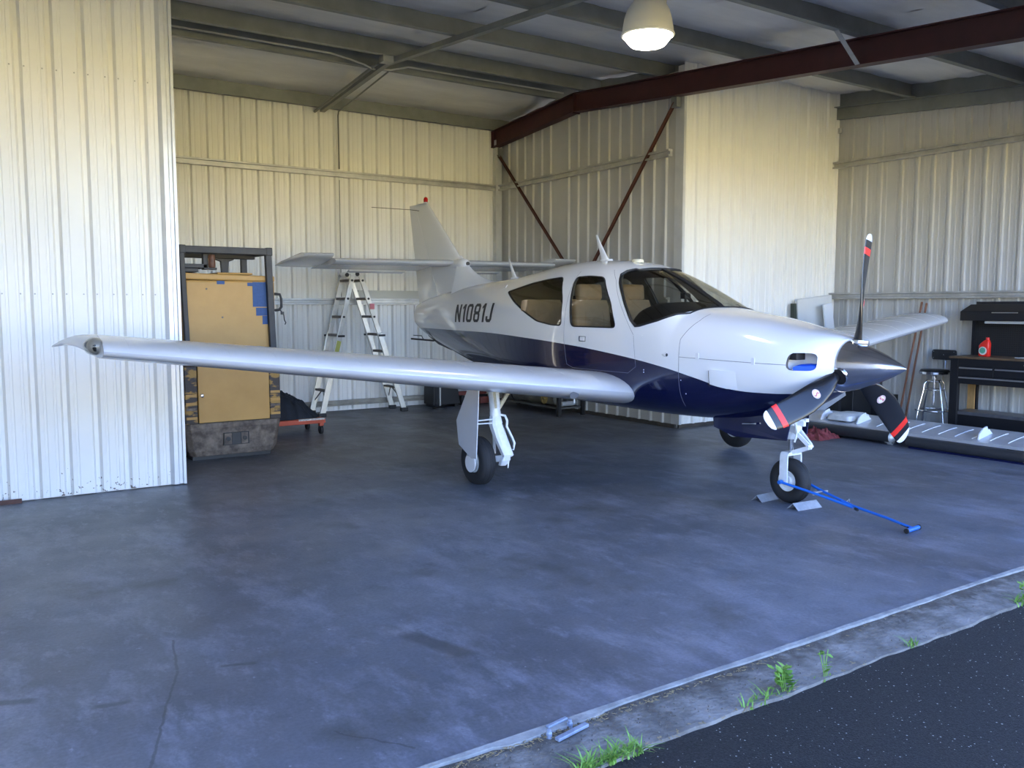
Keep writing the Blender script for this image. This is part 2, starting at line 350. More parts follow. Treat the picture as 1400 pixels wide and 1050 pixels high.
wr = wall('wall_right', (XR + .045, 1.2, 0), (XR + .14, YWR + .1, 4.6), m_sheet_r)
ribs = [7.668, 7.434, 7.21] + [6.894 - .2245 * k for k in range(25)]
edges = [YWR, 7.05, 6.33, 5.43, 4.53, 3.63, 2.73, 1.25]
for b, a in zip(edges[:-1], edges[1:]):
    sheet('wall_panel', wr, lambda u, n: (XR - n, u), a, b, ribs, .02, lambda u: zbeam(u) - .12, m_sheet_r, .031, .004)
girt_y(wr, 1.3, YWR, XR - .032, 3.53, 3.62, d=.08)
girt_y(wr, 1.3, YWR, XR - .032, 1.665, 1.755, d=.08)
# light header channel over the right wall, and sheet closing the gap between the purlins above it
g = MB()
g.prism([(XR - .06, 1.3, zbeam(1.3) - .175), (XR - .06, 1.3, zbeam(1.3) - .005), (XR - .06, YWR, zbeam(YWR) - .005), (XR - .06, YWR, zbeam(YWR) - .175)], (.05, 0, 0))
g.prism([(XR - .12, 1.3, zbeam(1.3) - .012), (XR - .12, 1.3, zbeam(1.3)), (XR - .12, YWR, zbeam(YWR)), (XR - .12, YWR, zbeam(YWR) - .012)], (.1, 0, 0))
g.build('header_channel', m_purlin, wr)
MB().prism([(XR - .03, 1.3, zbeam(1.3)), (XR - .03, 1.3, zdeck(1.3)), (XR - .03, YWR, zdeck(YWR)), (XR - .03, YWR, zbeam(YWR))], (.02, 0, 0)).build('closure_strip', m_purlin, wr)
MB().prism([(XS1 + .14, 7.99, zbeam(7.99)), (XS1 + .14, 7.99, zdeck(7.99)), (XS1 + .14, YRIDGE, zdeck(YRIDGE)), (XS1 + .14, YB, zdeck(YB)), (XS1 + .14, YB, zbeam(YB)), (XS1 + .14, YRIDGE, zbeam(YRIDGE))], (.02, 0, 0)).build('closure_strip', m_purlin, ws)
wall('wall_far_left', (XL - .12, 1.2, 0), (XL, YWL + .1, 4.7), m_sheet)
# door head: nothing below 3.75 m, closes the gable side above the opening
wall('wall_front', (XL, 2.32, 3.42), (XR + .1, 2.44, 4.25), m_sheet)

# ------------------------------------------------------------------ roof
def insulation_material():
    m = mat('vinyl_faced_insulation', (.74, .73, .71), .55, var=.12, scale=1.1, bump=.35, bscale=2.2, stretch=(.5, 1.6, 1))
    return m
m_ins = insulation_material()
ceil = MB()
for y0, y1 in ((1.6, YRIDGE), (YRIDGE, YB + .2)):
    ceil.prism([(XL - .1, y0, zdeck(y0)), (XL - .1, y1, zdeck(y1)), (XL - .1, y1, zdeck(y1) + .06), (XL - .1, y0, zdeck(y0) + .06)], (XR - XL + .25, 0, 0))
ceil = structure(ceil.build('ceiling', m_ins))
# sagging strips of insulation between the purlins, each about 1.5 m wide, with their lap seams
PUR = [2.62, 3.98, 5.36, 6.80, 8.22, 9.68, 10.20, 12.02]
xs = [XL, .2, 1.72, 3.24, 4.76, 6.28, 7.8, 9.32, XR]
for xa, xb in zip(xs[:-1], xs[1:]):
    g = MB(); rows = []
    ys = [1.7 + (YB - 1.7) * i / 60 for i in range(61)]
    for y in ys:
        gaps = [p for p in PUR]; lo = max([p for p in gaps if p <= y], default=1.7); hi = min([p for p in gaps if p > y], default=YB)
        t = (y - lo) / max(hi - lo, .1); sag = .022 * sin(pi * t)
        row = []
        for i in range(9):
            x = xa + (xb - xa) * i / 8
            w = .013 * sin(7 * x + 5 * y + xa) * sin(9 * y - 3 * x) + .007 * sin(17 * (x * .7 + y * .6) + 2 * sin(3 * x))
            row.append((x + .004, y, zdeck(y) - .012 - sag * (.6 + .4 * sin(pi * i / 8)) + w * min(1, 4 * t * (1 - t) + .2)))
        rows.append(row)
    g.loft(rows, (False, False), False)
    o = g.build('insulation_strip', m_ins, ceil, smooth=60)
def purlin(x0, x1, y, face):
    """Z purlin: web at y, lower flange towards the camera side (face -1) or away (+1)"""
    zb, zt = zbeam(y), zdeck(y) - .004; t = .006; f = .065 * face
    g = MB()
    g.prism([(x0, y - t / 2, zb), (x0, y + t / 2, zb), (x0, y + t / 2, zt), (x0, y - t / 2, zt)], (x1 - x0, 0, 0))
    g.prism([(x0, y, zb), (x0, y + f, zb), (x0, y + f, zb + .018), (x0, y + f - .005 * face, zb + .018), (x0, y + f - .005 * face, zb + .006), (x0, y, zb + .006)], (x1 - x0, 0, 0))
    g.prism([(x0, y, zt), (x0, y - f, zt), (x0, y - f, zt - .006), (x0, y, zt - .006)], (x1 - x0, 0, 0))
    return g.build('purlin', m_purlin, ceil)
for y in PUR:
    purlin(XS0 if y > YWL else XL, XR - .035 if y < YWR else XS1 + .15, y, -1 if y != 10.20 else 1)
# red oxide rafter: web and two flanges, ridge joint
def rafter(x, y0, y1):
    def zt(y): return zbeam(y)
    g = MB(); d = .262
    seq = [y0, YRIDGE, y1]
    for a, b in zip(seq[:-1], seq[1:]):
        for (xo, w, z_0, z_1) in ((0, .010, -d, 0), (-.065, .13, -.012, 0), (-.065, .13, -d, -d + .012)):
            xx = x + xo if w > .02 else x - .005
            g.prism([(xx, a, zt(a) + z_0), (xx, b, zt(b) + z_0), (xx, b, zt(b) + z_1), (xx, a, zt(a) + z_1)], (w, 0, 0))
    g.b2((x - .06, YRIDGE - .01, zt(YRIDGE) - d - .02), (x + .06, YRIDGE + .01, zt(YRIDGE)))
    g.b2((x - .06, y1 - .012, zt(y1) - d), (x + .06, y1, zt(y1)))
    return g.build('rafter', m_redox, ceil)
rafter(7.74, 1.7, 12.06)
# grey flange braces between purlins and rafter
for y in (5.36, 2.62):
    zb = zbeam(y)
    MB().bar((7.28, y - .02, zb + .03), (7.665, y - .02, zb - .262), .005, .05, up=(0, 1, 0)).build('flange_brace', m_galv, ceil)
# grey channel hung under the purlins, following both slopes
g = MB()
for a, b in ((1.7, 9.9), (9.9, 12.0)):
    g.prism([(4.745, a, zbeam(a) - .062), (4.745, b, zbeam(b) - .062), (4.745, b, zbeam(b) - .004), (4.745, a, zbeam(a) - .004)], (.07, 0, 0))
g.build('support_channel', m_purlin, ceil)
g = MB(); g.tube([(4.69, 9.95, zbeam(9.95) - .03), (4.69, 12.06, zbeam(12.06) - .05)], .018, 8); g.build('vent_pipe', m_purlin, ceil)
# conduit runs and the junction box
g = MB(); g.b2((4.60, 9.60, zbeam(9.7) - .085), (4.74, 9.72, zbeam(9.7) - .005)); jb = g.build('junction_box', mat('box_grey', (.38, .38, .33), .5), ceil, bevel=.006)
yy = 10.02
g = MB(); g.tube([(XS0, yy, zbeam(yy) + .02), (4.1, yy, zbeam(yy) + .02), (4.35, yy - .02, zbeam(yy) - .02), (4.55, yy + .02, zbeam(yy) - .04), (4.72, yy + .12, zbeam(yy) - .05)], .011, 6)
g.tube([(4.72, yy + .12, zbeam(yy) - .05), (4.95, yy + .1, zbeam(yy) - .03), (5.15, yy, zbeam(yy) + .01), (7.6, yy, zbeam(yy) + .02)], .011, 6)
g.build('conduit', mat('bright_conduit', (.6, .6, .57), .35, metal=.6), ceil)
g = MB(); g.tube([(4.90, 10.1, zbeam(10.1) - .06), (5.03, 12.0, zbeam(12) - .02), (5.04, 12.05, zbeam(12) - .07), (5.045, 12.055, 4.0), (5.045, 12.055, 3.56)], .011, 6)
g.tube([(5.045, 12.055, 3.40), (5.045, 12.055, 1.7)], .006, 6); g.build('conduit', m_purlin, ceil)
# ------------------------------------------------------------------ aeroplane hull, s = metres aft of the spinner tip, y to its right, z up
def pchip(T, x):
    n = len(T)
    if x <= T[0][0]: return T[0][1]
    if x >= T[-1][0]: return T[-1][1]
    h = [T[i + 1][0] - T[i][0] for i in range(n - 1)]; d = [(T[i + 1][1] - T[i][1]) / h[i] for i in range(n - 1)]
    def sl(i):
        if i == 0: return d[0]
        if i == n - 1: return d[-1]
        if d[i - 1] * d[i] <= 0: return 0.0
        w1 = 2 * h[i] + h[i - 1]; w2 = h[i] + 2 * h[i - 1]
        return (w1 + w2) / (w1 / d[i - 1] + w2 / d[i])
    i = max(k for k in range(n - 1) if T[k][0] <= x)
    t = (x - T[i][0]) / h[i]; a, b = sl(i), sl(i + 1)
    return (1 + 2 * t) * (1 - t) ** 2 * T[i][1] + t * (1 - t) ** 2 * h[i] * a + t * t * (3 - 2 * t) * T[i + 1][1] + t * t * (t - 1) * h[i] * b
H_ZT = [(.445, 1.325), (.50, 1.345), (.60, 1.37), (.80, 1.405), (1.10, 1.465), (1.39, 1.51), (1.66, 1.55), (1.70, 1.558), (1.74, 1.583), (1.9, 1.668), (2.15, 1.793), (2.42, 1.903), (2.6, 1.955), (2.88, 2.0), (3.3, 2.017), (3.7, 2.0), (4.1, 1.957), (4.7, 1.89), (5.33, 1.85), (6.0, 1.79), (7.0, 1.65), (7.28, 1.58)]
H_ZB = [(.445, 1.0), (.50, .972), (.60, .89), (.80, .768), (1.1, .682), (1.39, .642), (1.65, .622), (2.2, .61), (3.3, .615), (3.9, .64), (4.5, .70), (5.0, .765), (5.58, .86), (6.5, 1.06), (7.1, 1.22), (7.28, 1.30)]
H_W = [(.445, .235), (.50, .34), (.60, .43), (.80, .50), (1.1, .555), (1.39, .585), (1.65, .605), (1.9, .62), (2.5, .625), (3.0, .62), (3.5, .60), (4.1, .55), (4.7, .47), (5.33, .375), (6.0, .27), (6.5, .19), (7.0, .11), (7.28, .06)]
H_ZC = [(.445, 1.14), (.8, 1.12), (3.5, 1.13), (4.5, 1.2), (5.5, 1.32), (6.5, 1.42), (7.28, 1.45)]
H_NU = [(.445, 2.1), (.8, 2.4), (1.1, 2.7), (1.65, 3.0), (2.2, 2.9), (3.0, 2.6), (3.6, 2.45), (4.5, 2.3), (7.28, 2.1)]
H_NL = [(.445, 2.0), (.8, 2.05), (1.2, 2.6), (1.7, 3.2), (3.5, 3.2), (5, 2.6), (7.28, 2.2)]
def hsec(s): return [pchip(T, s) for T in (H_ZT, H_ZB, H_W, H_ZC, H_NU, H_NL)]
def hull_y(s, z):
    """half width of the hull at s, z"""
    zt, zb, w, zc, nu, nl = hsec(s)
    if z >= zc: t, n = min(1.0, (z - zc) / (zt - zc)), nu
    else: t, n = min(1.0, (zc - z) / (zc - zb)), nl
    return w * (1 - t ** n) ** (1 / n)
def hull_z(s, y):
    """top of the hull at s, y"""
    zt, zb, w, zc, nu, nl = hsec(s); t = min(1.0, abs(y) / w)
    return zc + (zt - zc) * (1 - t ** nu) ** (1 / nu)
def hull_ring(s, n=48, off=0.0):
    zt, zb, w, zc, nu, nl = hsec(s); R = []
    zt -= off; zb += off; w -= off
    for k in range(n):
        a = 2 * pi * k / n; c, d = cos(a), sin(a)
        e = nu if d >= 0 else nl; hgt = (zt - zc) if d >= 0 else (zc - zb)
        y = w * math.copysign(abs(c) ** (2 / e), c); z = zc + math.copysign(hgt * abs(d) ** (2 / e), d)
        R.append((s, y, z))
    return R
# ------------------------------------------------------------------ the aeroplane
PX, PY = 5.62, 3.443
def A(s, y, z): return Vector((PX - y, PY + s, z - .0105 * y))
plane = thing('airplane', 'white single-engine low-wing propeller plane with a dark blue belly and three-blade propeller', 'airplane', (PX, PY, 0))
def stripe_paint():
    m = bpy.data.materials.new('white_and_navy_paint'); m.use_nodes = True; N = m.node_tree.nodes; L = m.node_tree.links; b = N['Principled BSDF']
    b.inputs['Roughness'].default_value = .16; b.inputs['Coat Weight'].default_value = .6; b.inputs['Coat Roughness'].default_value = .04
    tc = N.new('ShaderNodeTexCoord'); sp = N.new('ShaderNodeSeparateXYZ'); L.new(tc.outputs['Object'], sp.inputs[0])
    d = N.new('ShaderNodeMath'); d.operation = 'DIVIDE'; L.new(sp.outputs['Y'], d.inputs[0]); d.inputs[1].default_value = 7.5
    fc = N.new('ShaderNodeFloatCurve'); cv = fc.mapping.curves[0]
    P = [(0, .925), (.445, .918), (.648, .914), (.82, .908), (1.104, .92), (1.445, .992), (1.828, 1.068), (2.481, 1.149), (3.144, 1.204), (3.812, 1.239), (4.633, 1.266), (5.654, 1.27), (7.5, 1.27)]
    cv.points[0].location = (0, P[0][1] / 2); cv.points[1].location = (1, P[-1][1] / 2)
    for s, z in P[1:-1]: cv.points.new(s / 7.5, z / 2)
    fc.mapping.update(); L.new(d.outputs[0], fc.inputs['Value'])
    mu = N.new('ShaderNodeMath'); mu.operation = 'MULTIPLY'; L.new(fc.outputs[0], mu.inputs[0]); mu.inputs[1].default_value = 2.0
    gt = N.new('ShaderNodeMath'); gt.operation = 'GREATER_THAN'; L.new(sp.outputs['Z'], gt.inputs[0]); L.new(mu.outputs[0], gt.inputs[1])
    x = N.new('ShaderNodeMix'); x.data_type = 'RGBA'; L.new(gt.outputs[0], x.inputs[0]); x.inputs[6].default_value = (.002, .0045, .042, 1); x.inputs[7].default_value = (.80, .81, .82, 1)
    L.new(x.outputs[2], b.inputs['Base Color']); return m
m_paint = stripe_paint()
m_white = mat('white_aircraft_paint', (.80, .81, .82), .2, coat=.5)
m_wing = mat('silver_white_wing_paint', (.66, .68, .71), .27, metal=.25, coat=.4, var=.03, scale=2)
m_gear = mat('white_gear_paint', (.78, .80, .81), .35, var=.06, scale=20)
m_navy = mat('navy_paint', (.002, .0045, .042), .2, coat=.25)
m_int = mat('dark_cabin_lining', (.10, .092, .08), .8)
m_black = mat('black_plastic', (.012, .012, .013), .5)
m_seal = mat('black_window_seal', (.008, .008, .009), .5)
m_line = mat('panel_joint', (.16, .17, .19), .6)
m_chrome = mat('polished_steel', (.75, .76, .78), .12, metal=1.0)
m_spin = mat('polished_spinner_aluminium', (.66, .65, .66), .19, metal=1.0, var=.12, scale=5, stretch=(1, .3, 1))
m_tire = mat('tyre_rubber', (.014, .014, .015), .75, bump=.15, bscale=60)
m_tan = mat('tan_leather', (.42, .30, .175), .55, var=.12, scale=7, bump=.2, bscale=50)
m_red = mat('red_paint', (.70, .025, .015), .35)
m_blade = mat('matt_black_blade', (.010, .010, .011), .26)
m_oliv = mat('erosion_strip', (.05, .045, .022), .4)
def glass_mat(name, tint, dens):
    m = bpy.data.materials.new(name); m.use_nodes = True; N = m.node_tree.nodes; L = m.node_tree.links
    N.remove(N['Principled BSDF']); out = N['Material Output']
    t = N.new('ShaderNodeBsdfTransparent'); t.inputs[0].default_value = (*tint, 1); g = N.new('ShaderNodeBsdfGlossy'); g.inputs['Roughness'].default_value = .02
    f = N.new('ShaderNodeFresnel'); f.inputs['IOR'].default_value = 1.45; x = N.new('ShaderNodeMixShader')
    ge = N.new('ShaderNodeNewGeometry'); iv = N.new('ShaderNodeMath'); iv.operation = 'SUBTRACT'; iv.inputs[0].default_value = 1.0; L.new(ge.outputs['Backfacing'], iv.inputs[1])
    mu = N.new('ShaderNodeMath'); mu.operation = 'MULTIPLY'; L.new(f.outputs[0], mu.inputs[0]); L.new(iv.outputs[0], mu.inputs[1])
    L.new(mu.outputs[0], x.inputs[0]); L.new(t.outputs[0], x.inputs[1]); L.new(g.outputs[0], x.inputs[2]); L.new(x.outputs[0], out.inputs['Surface'])
    return m
m_glass = glass_mat('tinted_window_glass', (.80, .79, .75), 0)

# --- hull shell with window openings and cowl inlets cut out
def stations(a, b, n): return [a + (b - a) * i / n for i in range(n + 1)]
SS = [.445, .455, .475, .50, .54, .60, .68, .78] + stations(.9, 1.6, 7) + stations(1.64, 1.78, 7) + stations(1.84, 4.7, 36) + stations(4.85, 7.1, 15) + [7.2, 7.25, 7.28]
def hull_mesh(off=0.0, n=72):
    return MB().loft([[A(*p) for p in hull_ring(s, n, off)] for s in SS])
def rounded(poly, rad=.04, k=5):
    """round the corners of a closed 2D polygon"""
    out = []; n = len(poly)
    for i in range(n):
        p = Vector(poly[i]); a = Vector(poly[i - 1]) - p; b = Vector(poly[(i + 1) % n]) - p
        r = min(rad, a.length * .45, b.length * .45); p0 = p + a.normalized() * r; p1 = p + b.normalized() * r
        for j in range(k + 1):
            t = j / k; out.append(tuple((1 - t) ** 2 * p0 + 2 * t * (1 - t) * p + t * t * p1))
    return out
W_REAR = rounded([(3.395, 1.853), (3.235, 1.63), (3.186, 1.384), (3.36, 1.386), (3.64, 1.42), (3.90, 1.505), (4.20, 1.615), (4.455, 1.722), (3.96, 1.806), (3.65, 1.838)], .05)
W_MID = rounded([(3.165, 1.846), (3.10, 1.62), (3.03, 1.379), (2.375, 1.379), (2.50, 1.60), (2.735, 1.832), (2.95, 1.85)], .055)
W_WIND = [(2.13, 1.397), (2.20, 1.45), (2.26, 1.52), (2.386, 1.663), (2.505, 1.783), (2.562, 1.852), (2.545, 1.885), (2.47, 1.91), (2.42, 2.05), (1.66, 2.05), (1.66, 1.60), (1.674, 1.552), (1.677, 1.535), (1.76, 1.50), (1.894, 1.449), (2.08, 1.402)]
def cutter(poly, y0, y1, name='cut'):
    return MB().prism([A(s, y0, z) for s, z in poly], (A(0, y1, 0) - A(0, y0, 0))).build(name, m_int)
def apply_bool(o, cutters, op):
    for c in cutters:
        b = o.modifiers.new('b', 'BOOLEAN'); b.operation = op; b.object = c; b.solver = 'EXACT'
    dg = bpy.context.evaluated_depsgraph_get(); dg.update()
    me = bpy.data.meshes.new_from_object(o.evaluated_get(dg), depsgraph=dg)
    old = o.data; o.modifiers.clear(); o.data = me; me.name = old.name
def kill(*os):
    for o in os: bpy.data.objects.remove(o, do_unlink=True)
hull = hull_mesh().build('fuselage', [m_paint, m_int], plane)
so = hull.modifiers.new('t', 'SOLIDIFY'); so.thickness = .022; so.offset = -1; so.material_offset = 1; so.use_even_offset = False
cutR, cutM, cutW = cutter(W_REAR, -.9, .9), cutter(W_MID, -.9, .9), cutter(W_WIND, -.9, .9)
def inlet_prism(sg, grow=0.0):
    pl = rounded([(.492 - grow, 1.098 - grow), (.492 - grow, 1.226 + grow), (.655 + grow, 1.228 + grow), (.665 + grow, 1.10 - grow)], .045)
    return MB().prism([A(s, sg * .24, z) for s, z in pl], A(0, sg * .62, 0) - A(0, sg * .24, 0)).build('cut', m_int)
inl = [inlet_prism(1), inlet_prism(-1)]
apply_bool(hull, [cutR, cutM, cutW] + inl, 'DIFFERENCE')
hull.data.shade_smooth(); hull.data.set_sharp_from_angle(angle=radians(32))
# window panes from a thin inner skin
for nm, cts in (('windshield', [cutW]), ('side_window', [cutM]), ('rear_side_window', [cutR])):
    for sg in ((0,) if nm == 'windshield' else (1, -1)):
        g = hull_mesh(.006).build(nm, m_glass, plane)
        so = g.modifiers.new('t', 'SOLIDIFY'); so.thickness = .005; so.offset = -1
        poly = {'side_window': W_MID, 'rear_side_window': W_REAR, 'windshield': W_WIND}[nm]
        ct = cutter(poly, *((-.9, .9) if sg == 0 else (.02 * sg, .9 * sg)))
        apply_bool(g, [ct], 'INTERSECT'); kill(ct)
        g.data.materials.clear(); g.data.materials.append(m_glass); g.data.shade_smooth(); g.data.set_sharp_from_angle(angle=radians(32))
kill(cutR, cutM, cutW, *inl)
# black rubber seals round the openings
def on_hull(s, z, sg=1, out=0.0): return A(s, sg * (hull_y(s, z) + out), z)
def dense(poly, step=.03, closed=True):
    out = []; n = len(poly)
    for i in range(n if closed else n - 1):
        a, b = Vector(poly[i]), Vector(poly[(i + 1) % n]); k = max(1, int((b - a).length / step))
        out += [tuple(a + (b - a) * j / k) for j in range(k)]
    if not closed: out.append(poly[-1])
    return out
for sg in (1, -1):
    for poly in (W_REAR, W_MID):
        MB().tube([on_hull(s, z, sg, -.004) for s, z in dense(poly)], .0075, 6, closed=True).build('window_seal', m_seal, plane, smooth=60)
wp = dense([(1.760, 1.50), (1.894, 1.449), (2.08, 1.402), (2.13, 1.397), (2.20, 1.45), (2.26, 1.52), (2.386, 1.663), (2.505, 1.783), (2.562, 1.852), (2.545, 1.885), (2.50, 1.90)], .03, False)
right = [on_hull(s, z, 1, -.003) for s, z in wp]; left = [on_hull(s, z, -1, -.003) for s, z in wp]
top = [A(2.49 - .06 * (1 - (y / .28) ** 2) ** .5, y, hull_z(2.49 - .06 * (1 - (y / .28) ** 2) ** .5, y) - .003) for y in [.26 - .04 * i for i in range(14)]]
base = [A(1.685, y, hull_z(1.685, y) - .003) for y in [-.40 + .05 * i for i in range(17)]]
MB().tube(right + top + left[::-1] + base, .012, 6, closed=True).build('window_seal', m_seal, plane, smooth=60)
g = MB(); g.loft([[A(s, y, hull_z(s, y) + (.003 if abs(y) < .03 else -.01)) for y in (-.03, -.028, .028, .03)] for s in stations(1.68, 2.44, 24)], (True, True)); g.build('windshield_post', m_seal, plane)
# thin panel joints, latches, handles
def seam(pts, r=.0022, name='panel_joint'):
    return MB().tube([on_hull(s, z, sg, -.0006) for s, z, sg in pts], r, 5).build(name, m_line, plane)
for sg in (1, -1):
    pts = [(1.607, z, sg) for z in stations(.75, 1.30, 16)] + [(1.607 - .09 * i / 10, 1.30 + .15 * i / 10, sg) for i in range(1, 11)] + [(1.517 - .0 * i, 1.45 + .05 * i / 3, sg) for i in range(1, 4)]
    seam(pts)
    seam([(1.607 - .95 * i / 24, 1.158 - .02 * i / 24, sg) for i in range(25)])
    for s, z in ((1.417, 1.172), (.912, 1.155)):
        MB().loft([[A(s + dx * .016, sg * (hull_y(s, z + dz) + o), z + dz * .9) for dx, dz in ((-1, -.022), (-1, .022), (-.4, .03), (.4, .03), (1, .022), (1, -.022), (.4, -.03), (-.4, -.03))] for o in (-.004, .004)]).build('cowl_latch', m_white, plane)
    # cabin door outline
    door = dense([(3.165, 1.90), (3.15, 1.62), (3.13, 1.25), (3.08, 1.02), (2.98, .99), (2.2, .99), (2.10, 1.05), (2.14, 1.32), (2.26, 1.46), (2.56, 1.80), (2.70, 1.90)], .04, False)
    seam([(s, z, sg) for s, z in door], .0018)
    # handle in its recess, hinge, stub vent
    MB().loft([[on_hull(s, z, sg, o) for s, z in ((2.79, 1.243), (2.79, 1.292), (2.89, 1.292), (2.89, 1.243))] for o in (-.004, .003)]).build('door_handle', m_line, plane)
    MB().loft([[on_hull(s, z, sg, o) for s, z in ((2.80, 1.250), (2.80, 1.286), (2.868, 1.286), (2.868, 1.250))] for o in (.002, .009)]).build('door_handle', m_white, plane, bevel=.002)
    MB().loft([[on_hull(s, z, sg, o) for s, z in ((2.03, 1.318), (2.03, 1.324), (2.27, 1.318), (2.27, 1.312))] for o in (-.002, .005)]).build('door_hinge', m_white, plane)
    MB().tube([on_hull(1.80, 1.168, sg, -.012), on_hull(1.745, 1.170, sg, .012), on_hull(1.725, 1.170, sg, .014)], [.006, .016, .017], 10).build('vent_stub', m_white, plane, smooth=50)
    MB().tube([on_hull(1.724, 1.170, sg, .0145), on_hull(1.722, 1.170, sg, .0145)], .0135, 10).build('vent_stub', m_black, plane)
    # exit louvre on the cowl side: raised scoop with a dark mouth
    lv = MB(); lv.loft([[on_hull(s, z, sg, o) for z in stations(.93, 1.07, 8)] + [on_hull(s, z, sg, -.01) for z in stations(1.07, .93, 8)] for s, o in ((1.06, .0), (1.15, .012), (1.27, .022), (1.285, .02))]); lv.build('cowl_scoop', m_paint, plane, smooth=40)
    MB().loft([[on_hull(s, z, sg, o) for z in stations(.935, 1.065, 8)] + [on_hull(s, z, sg, -.01) for z in stations(1.065, .935, 8)] for s, o in ((1.284, .017), (1.296, .012))]).build('cowl_scoop', m_black, plane)
    for s, z in ((1.60, 1.165), (1.60, 1.135), (1.585, .97), (1.55, .86), (2.0, 1.03), (2.0, 1.01)):
        MB().tube([on_hull(s, z, sg, -.002), on_hull(s, z, sg, .0015)], .005, 8).build('fastener', m_white, plane)
    # inlet duct behind the opening, blue plug in it
    d = MB(); q = [(.470, 1.085), (.470, 1.24), (.70, 1.245), (.70, 1.085)]
    d.loft([[A(s, sg * .20, z) for s, z in q], [A(s, sg * (hull_y(s, z) - .03), z) for s, z in q]], (True, False)); duct = d.build('inlet_duct', m_white, plane, fix=False)
    MB().box(A(.635, sg * .37, 1.20), (.10, .07, .05)).build('inlet_duct', m_black, plane)
    g = MB(); g.loft([[A(.50 + .145 * t, sg * min(hull_y(.50 + .145 * t, 1.12) - .035, .225 + .034 * k + .02 * t + .05 * (k > 0) * t), 1.118 + .026 * (1 - abs(2 * t - 1) ** 3) * (1 if k < 3 else .55) + .004 * sin(9 * t)) for t in stations(0, 1, 8)] + [A(.50 + .145 * t, sg * min(hull_y(.50 + .145 * t, 1.12) - .035, .225 + .034 * k + .02 * t + .05 * (k > 0) * t), 1.09) for t in stations(1, 0, 8)] for k in range(4)])
    g.build('inlet_plug', mat('blue_foam', (.01, .10, .75), .6), plane, smooth=50)

# registration on both sides: block letters laid on the hull, each a part
GL = {'N': [[(0, 0), (0, 6), (1.15, 6), (1.15, 0)], [(2.85, 0), (2.85, 6), (4, 6), (4, 0)], [(0, 6), (1.2, 6), (4, 0), (2.8, 0)]],
      '1': [[(.9, 0), (.9, 6), (2.15, 6), (2.15, 0)], [(0, 4.9), (.9, 5.9), (.9, 4.7), (.2, 4.2)]],
      '0': 'o', '8': 'oo', 'J': [[(2.4, .9), (2.4, 6), (3.6, 6), (3.6, .8)], [(0, .8), (0, 1.9), (1.15, 1.9), (1.15, 1.1)], [(0, .8), (1.15, 1.1), (1.5, .95), (.8, 0)], [(.8, 0), (1.5, .95), (2.1, .95), (2.8, 0)], [(2.8, 0), (2.1, .95), (2.4, 1.1), (3.6, .8)]]}
def ring_o(w, y0, y1, tk):
    o_ = [(0, y0 + .8), (0, y1 - .8), (.8, y1), (w - .8, y1), (w, y1 - .8), (w, y0 + .8), (w - .8, y0), (.8, y0)]
    i_ = [(tk, y0 + 1.05), (tk, y1 - 1.05), (tk + .3, y1 - .9), (w - tk - .3, y1 - .9), (w - tk, y1 - 1.05), (w - tk, y0 + 1.05), (w - tk - .3, y0 + .9), (tk + .3, y0 + .9)]
    return [[o_[k], o_[(k + 1) % 8], i_[(k + 1) % 8], i_[k]] for k in range(8)]
def glyph(ch):
    if ch == '0': return ring_o(3.9, 0, 6, 1.15), 3.9
    if ch == '8': return ring_o(3.9, 0, 3.4, 1.15) + ring_o(3.9, 2.6, 6, 1.15), 3.9
    q = GL[ch]; return q, max(p[0] for g_ in q for p in g_)
def lettering(txt, s0, s1, z0, z1, sg):
    W = sum(glyph(c)[1] for c in txt) + .95 * (len(txt) - 1); x = 0
    for ch in txt:
        qs, w = glyph(ch); g = MB()
        for q in qs:
            rows = []
            for a in range(7):
                row = []
                for b in range(5):
                    u, v = b / 4, a / 6
                    p = [(q[0][i] * (1 - u) + q[3][i] * u) * (1 - v) + (q[1][i] * (1 - u) + q[2][i] * u) * v for i in (0, 1)]
                    f = (x + p[0]) / W; s = s0 + (s1 - s0) * f; z = z0 + (z1 - z0) * p[1] / 6 + .018 * (f if sg > 0 else 1 - f)
                    row.append(on_hull(s, z, sg, .0018))
                rows.append(row)
            g.loft(rows, (False, False), False)
        g.build('registration_letter', m_black, plane, fix=False); x += w + .95
lettering('N1081J', 5.72, 4.66, 1.372, 1.585, 1)
lettering('N1081J', 4.66, 5.72, 1.372, 1.585, -1)

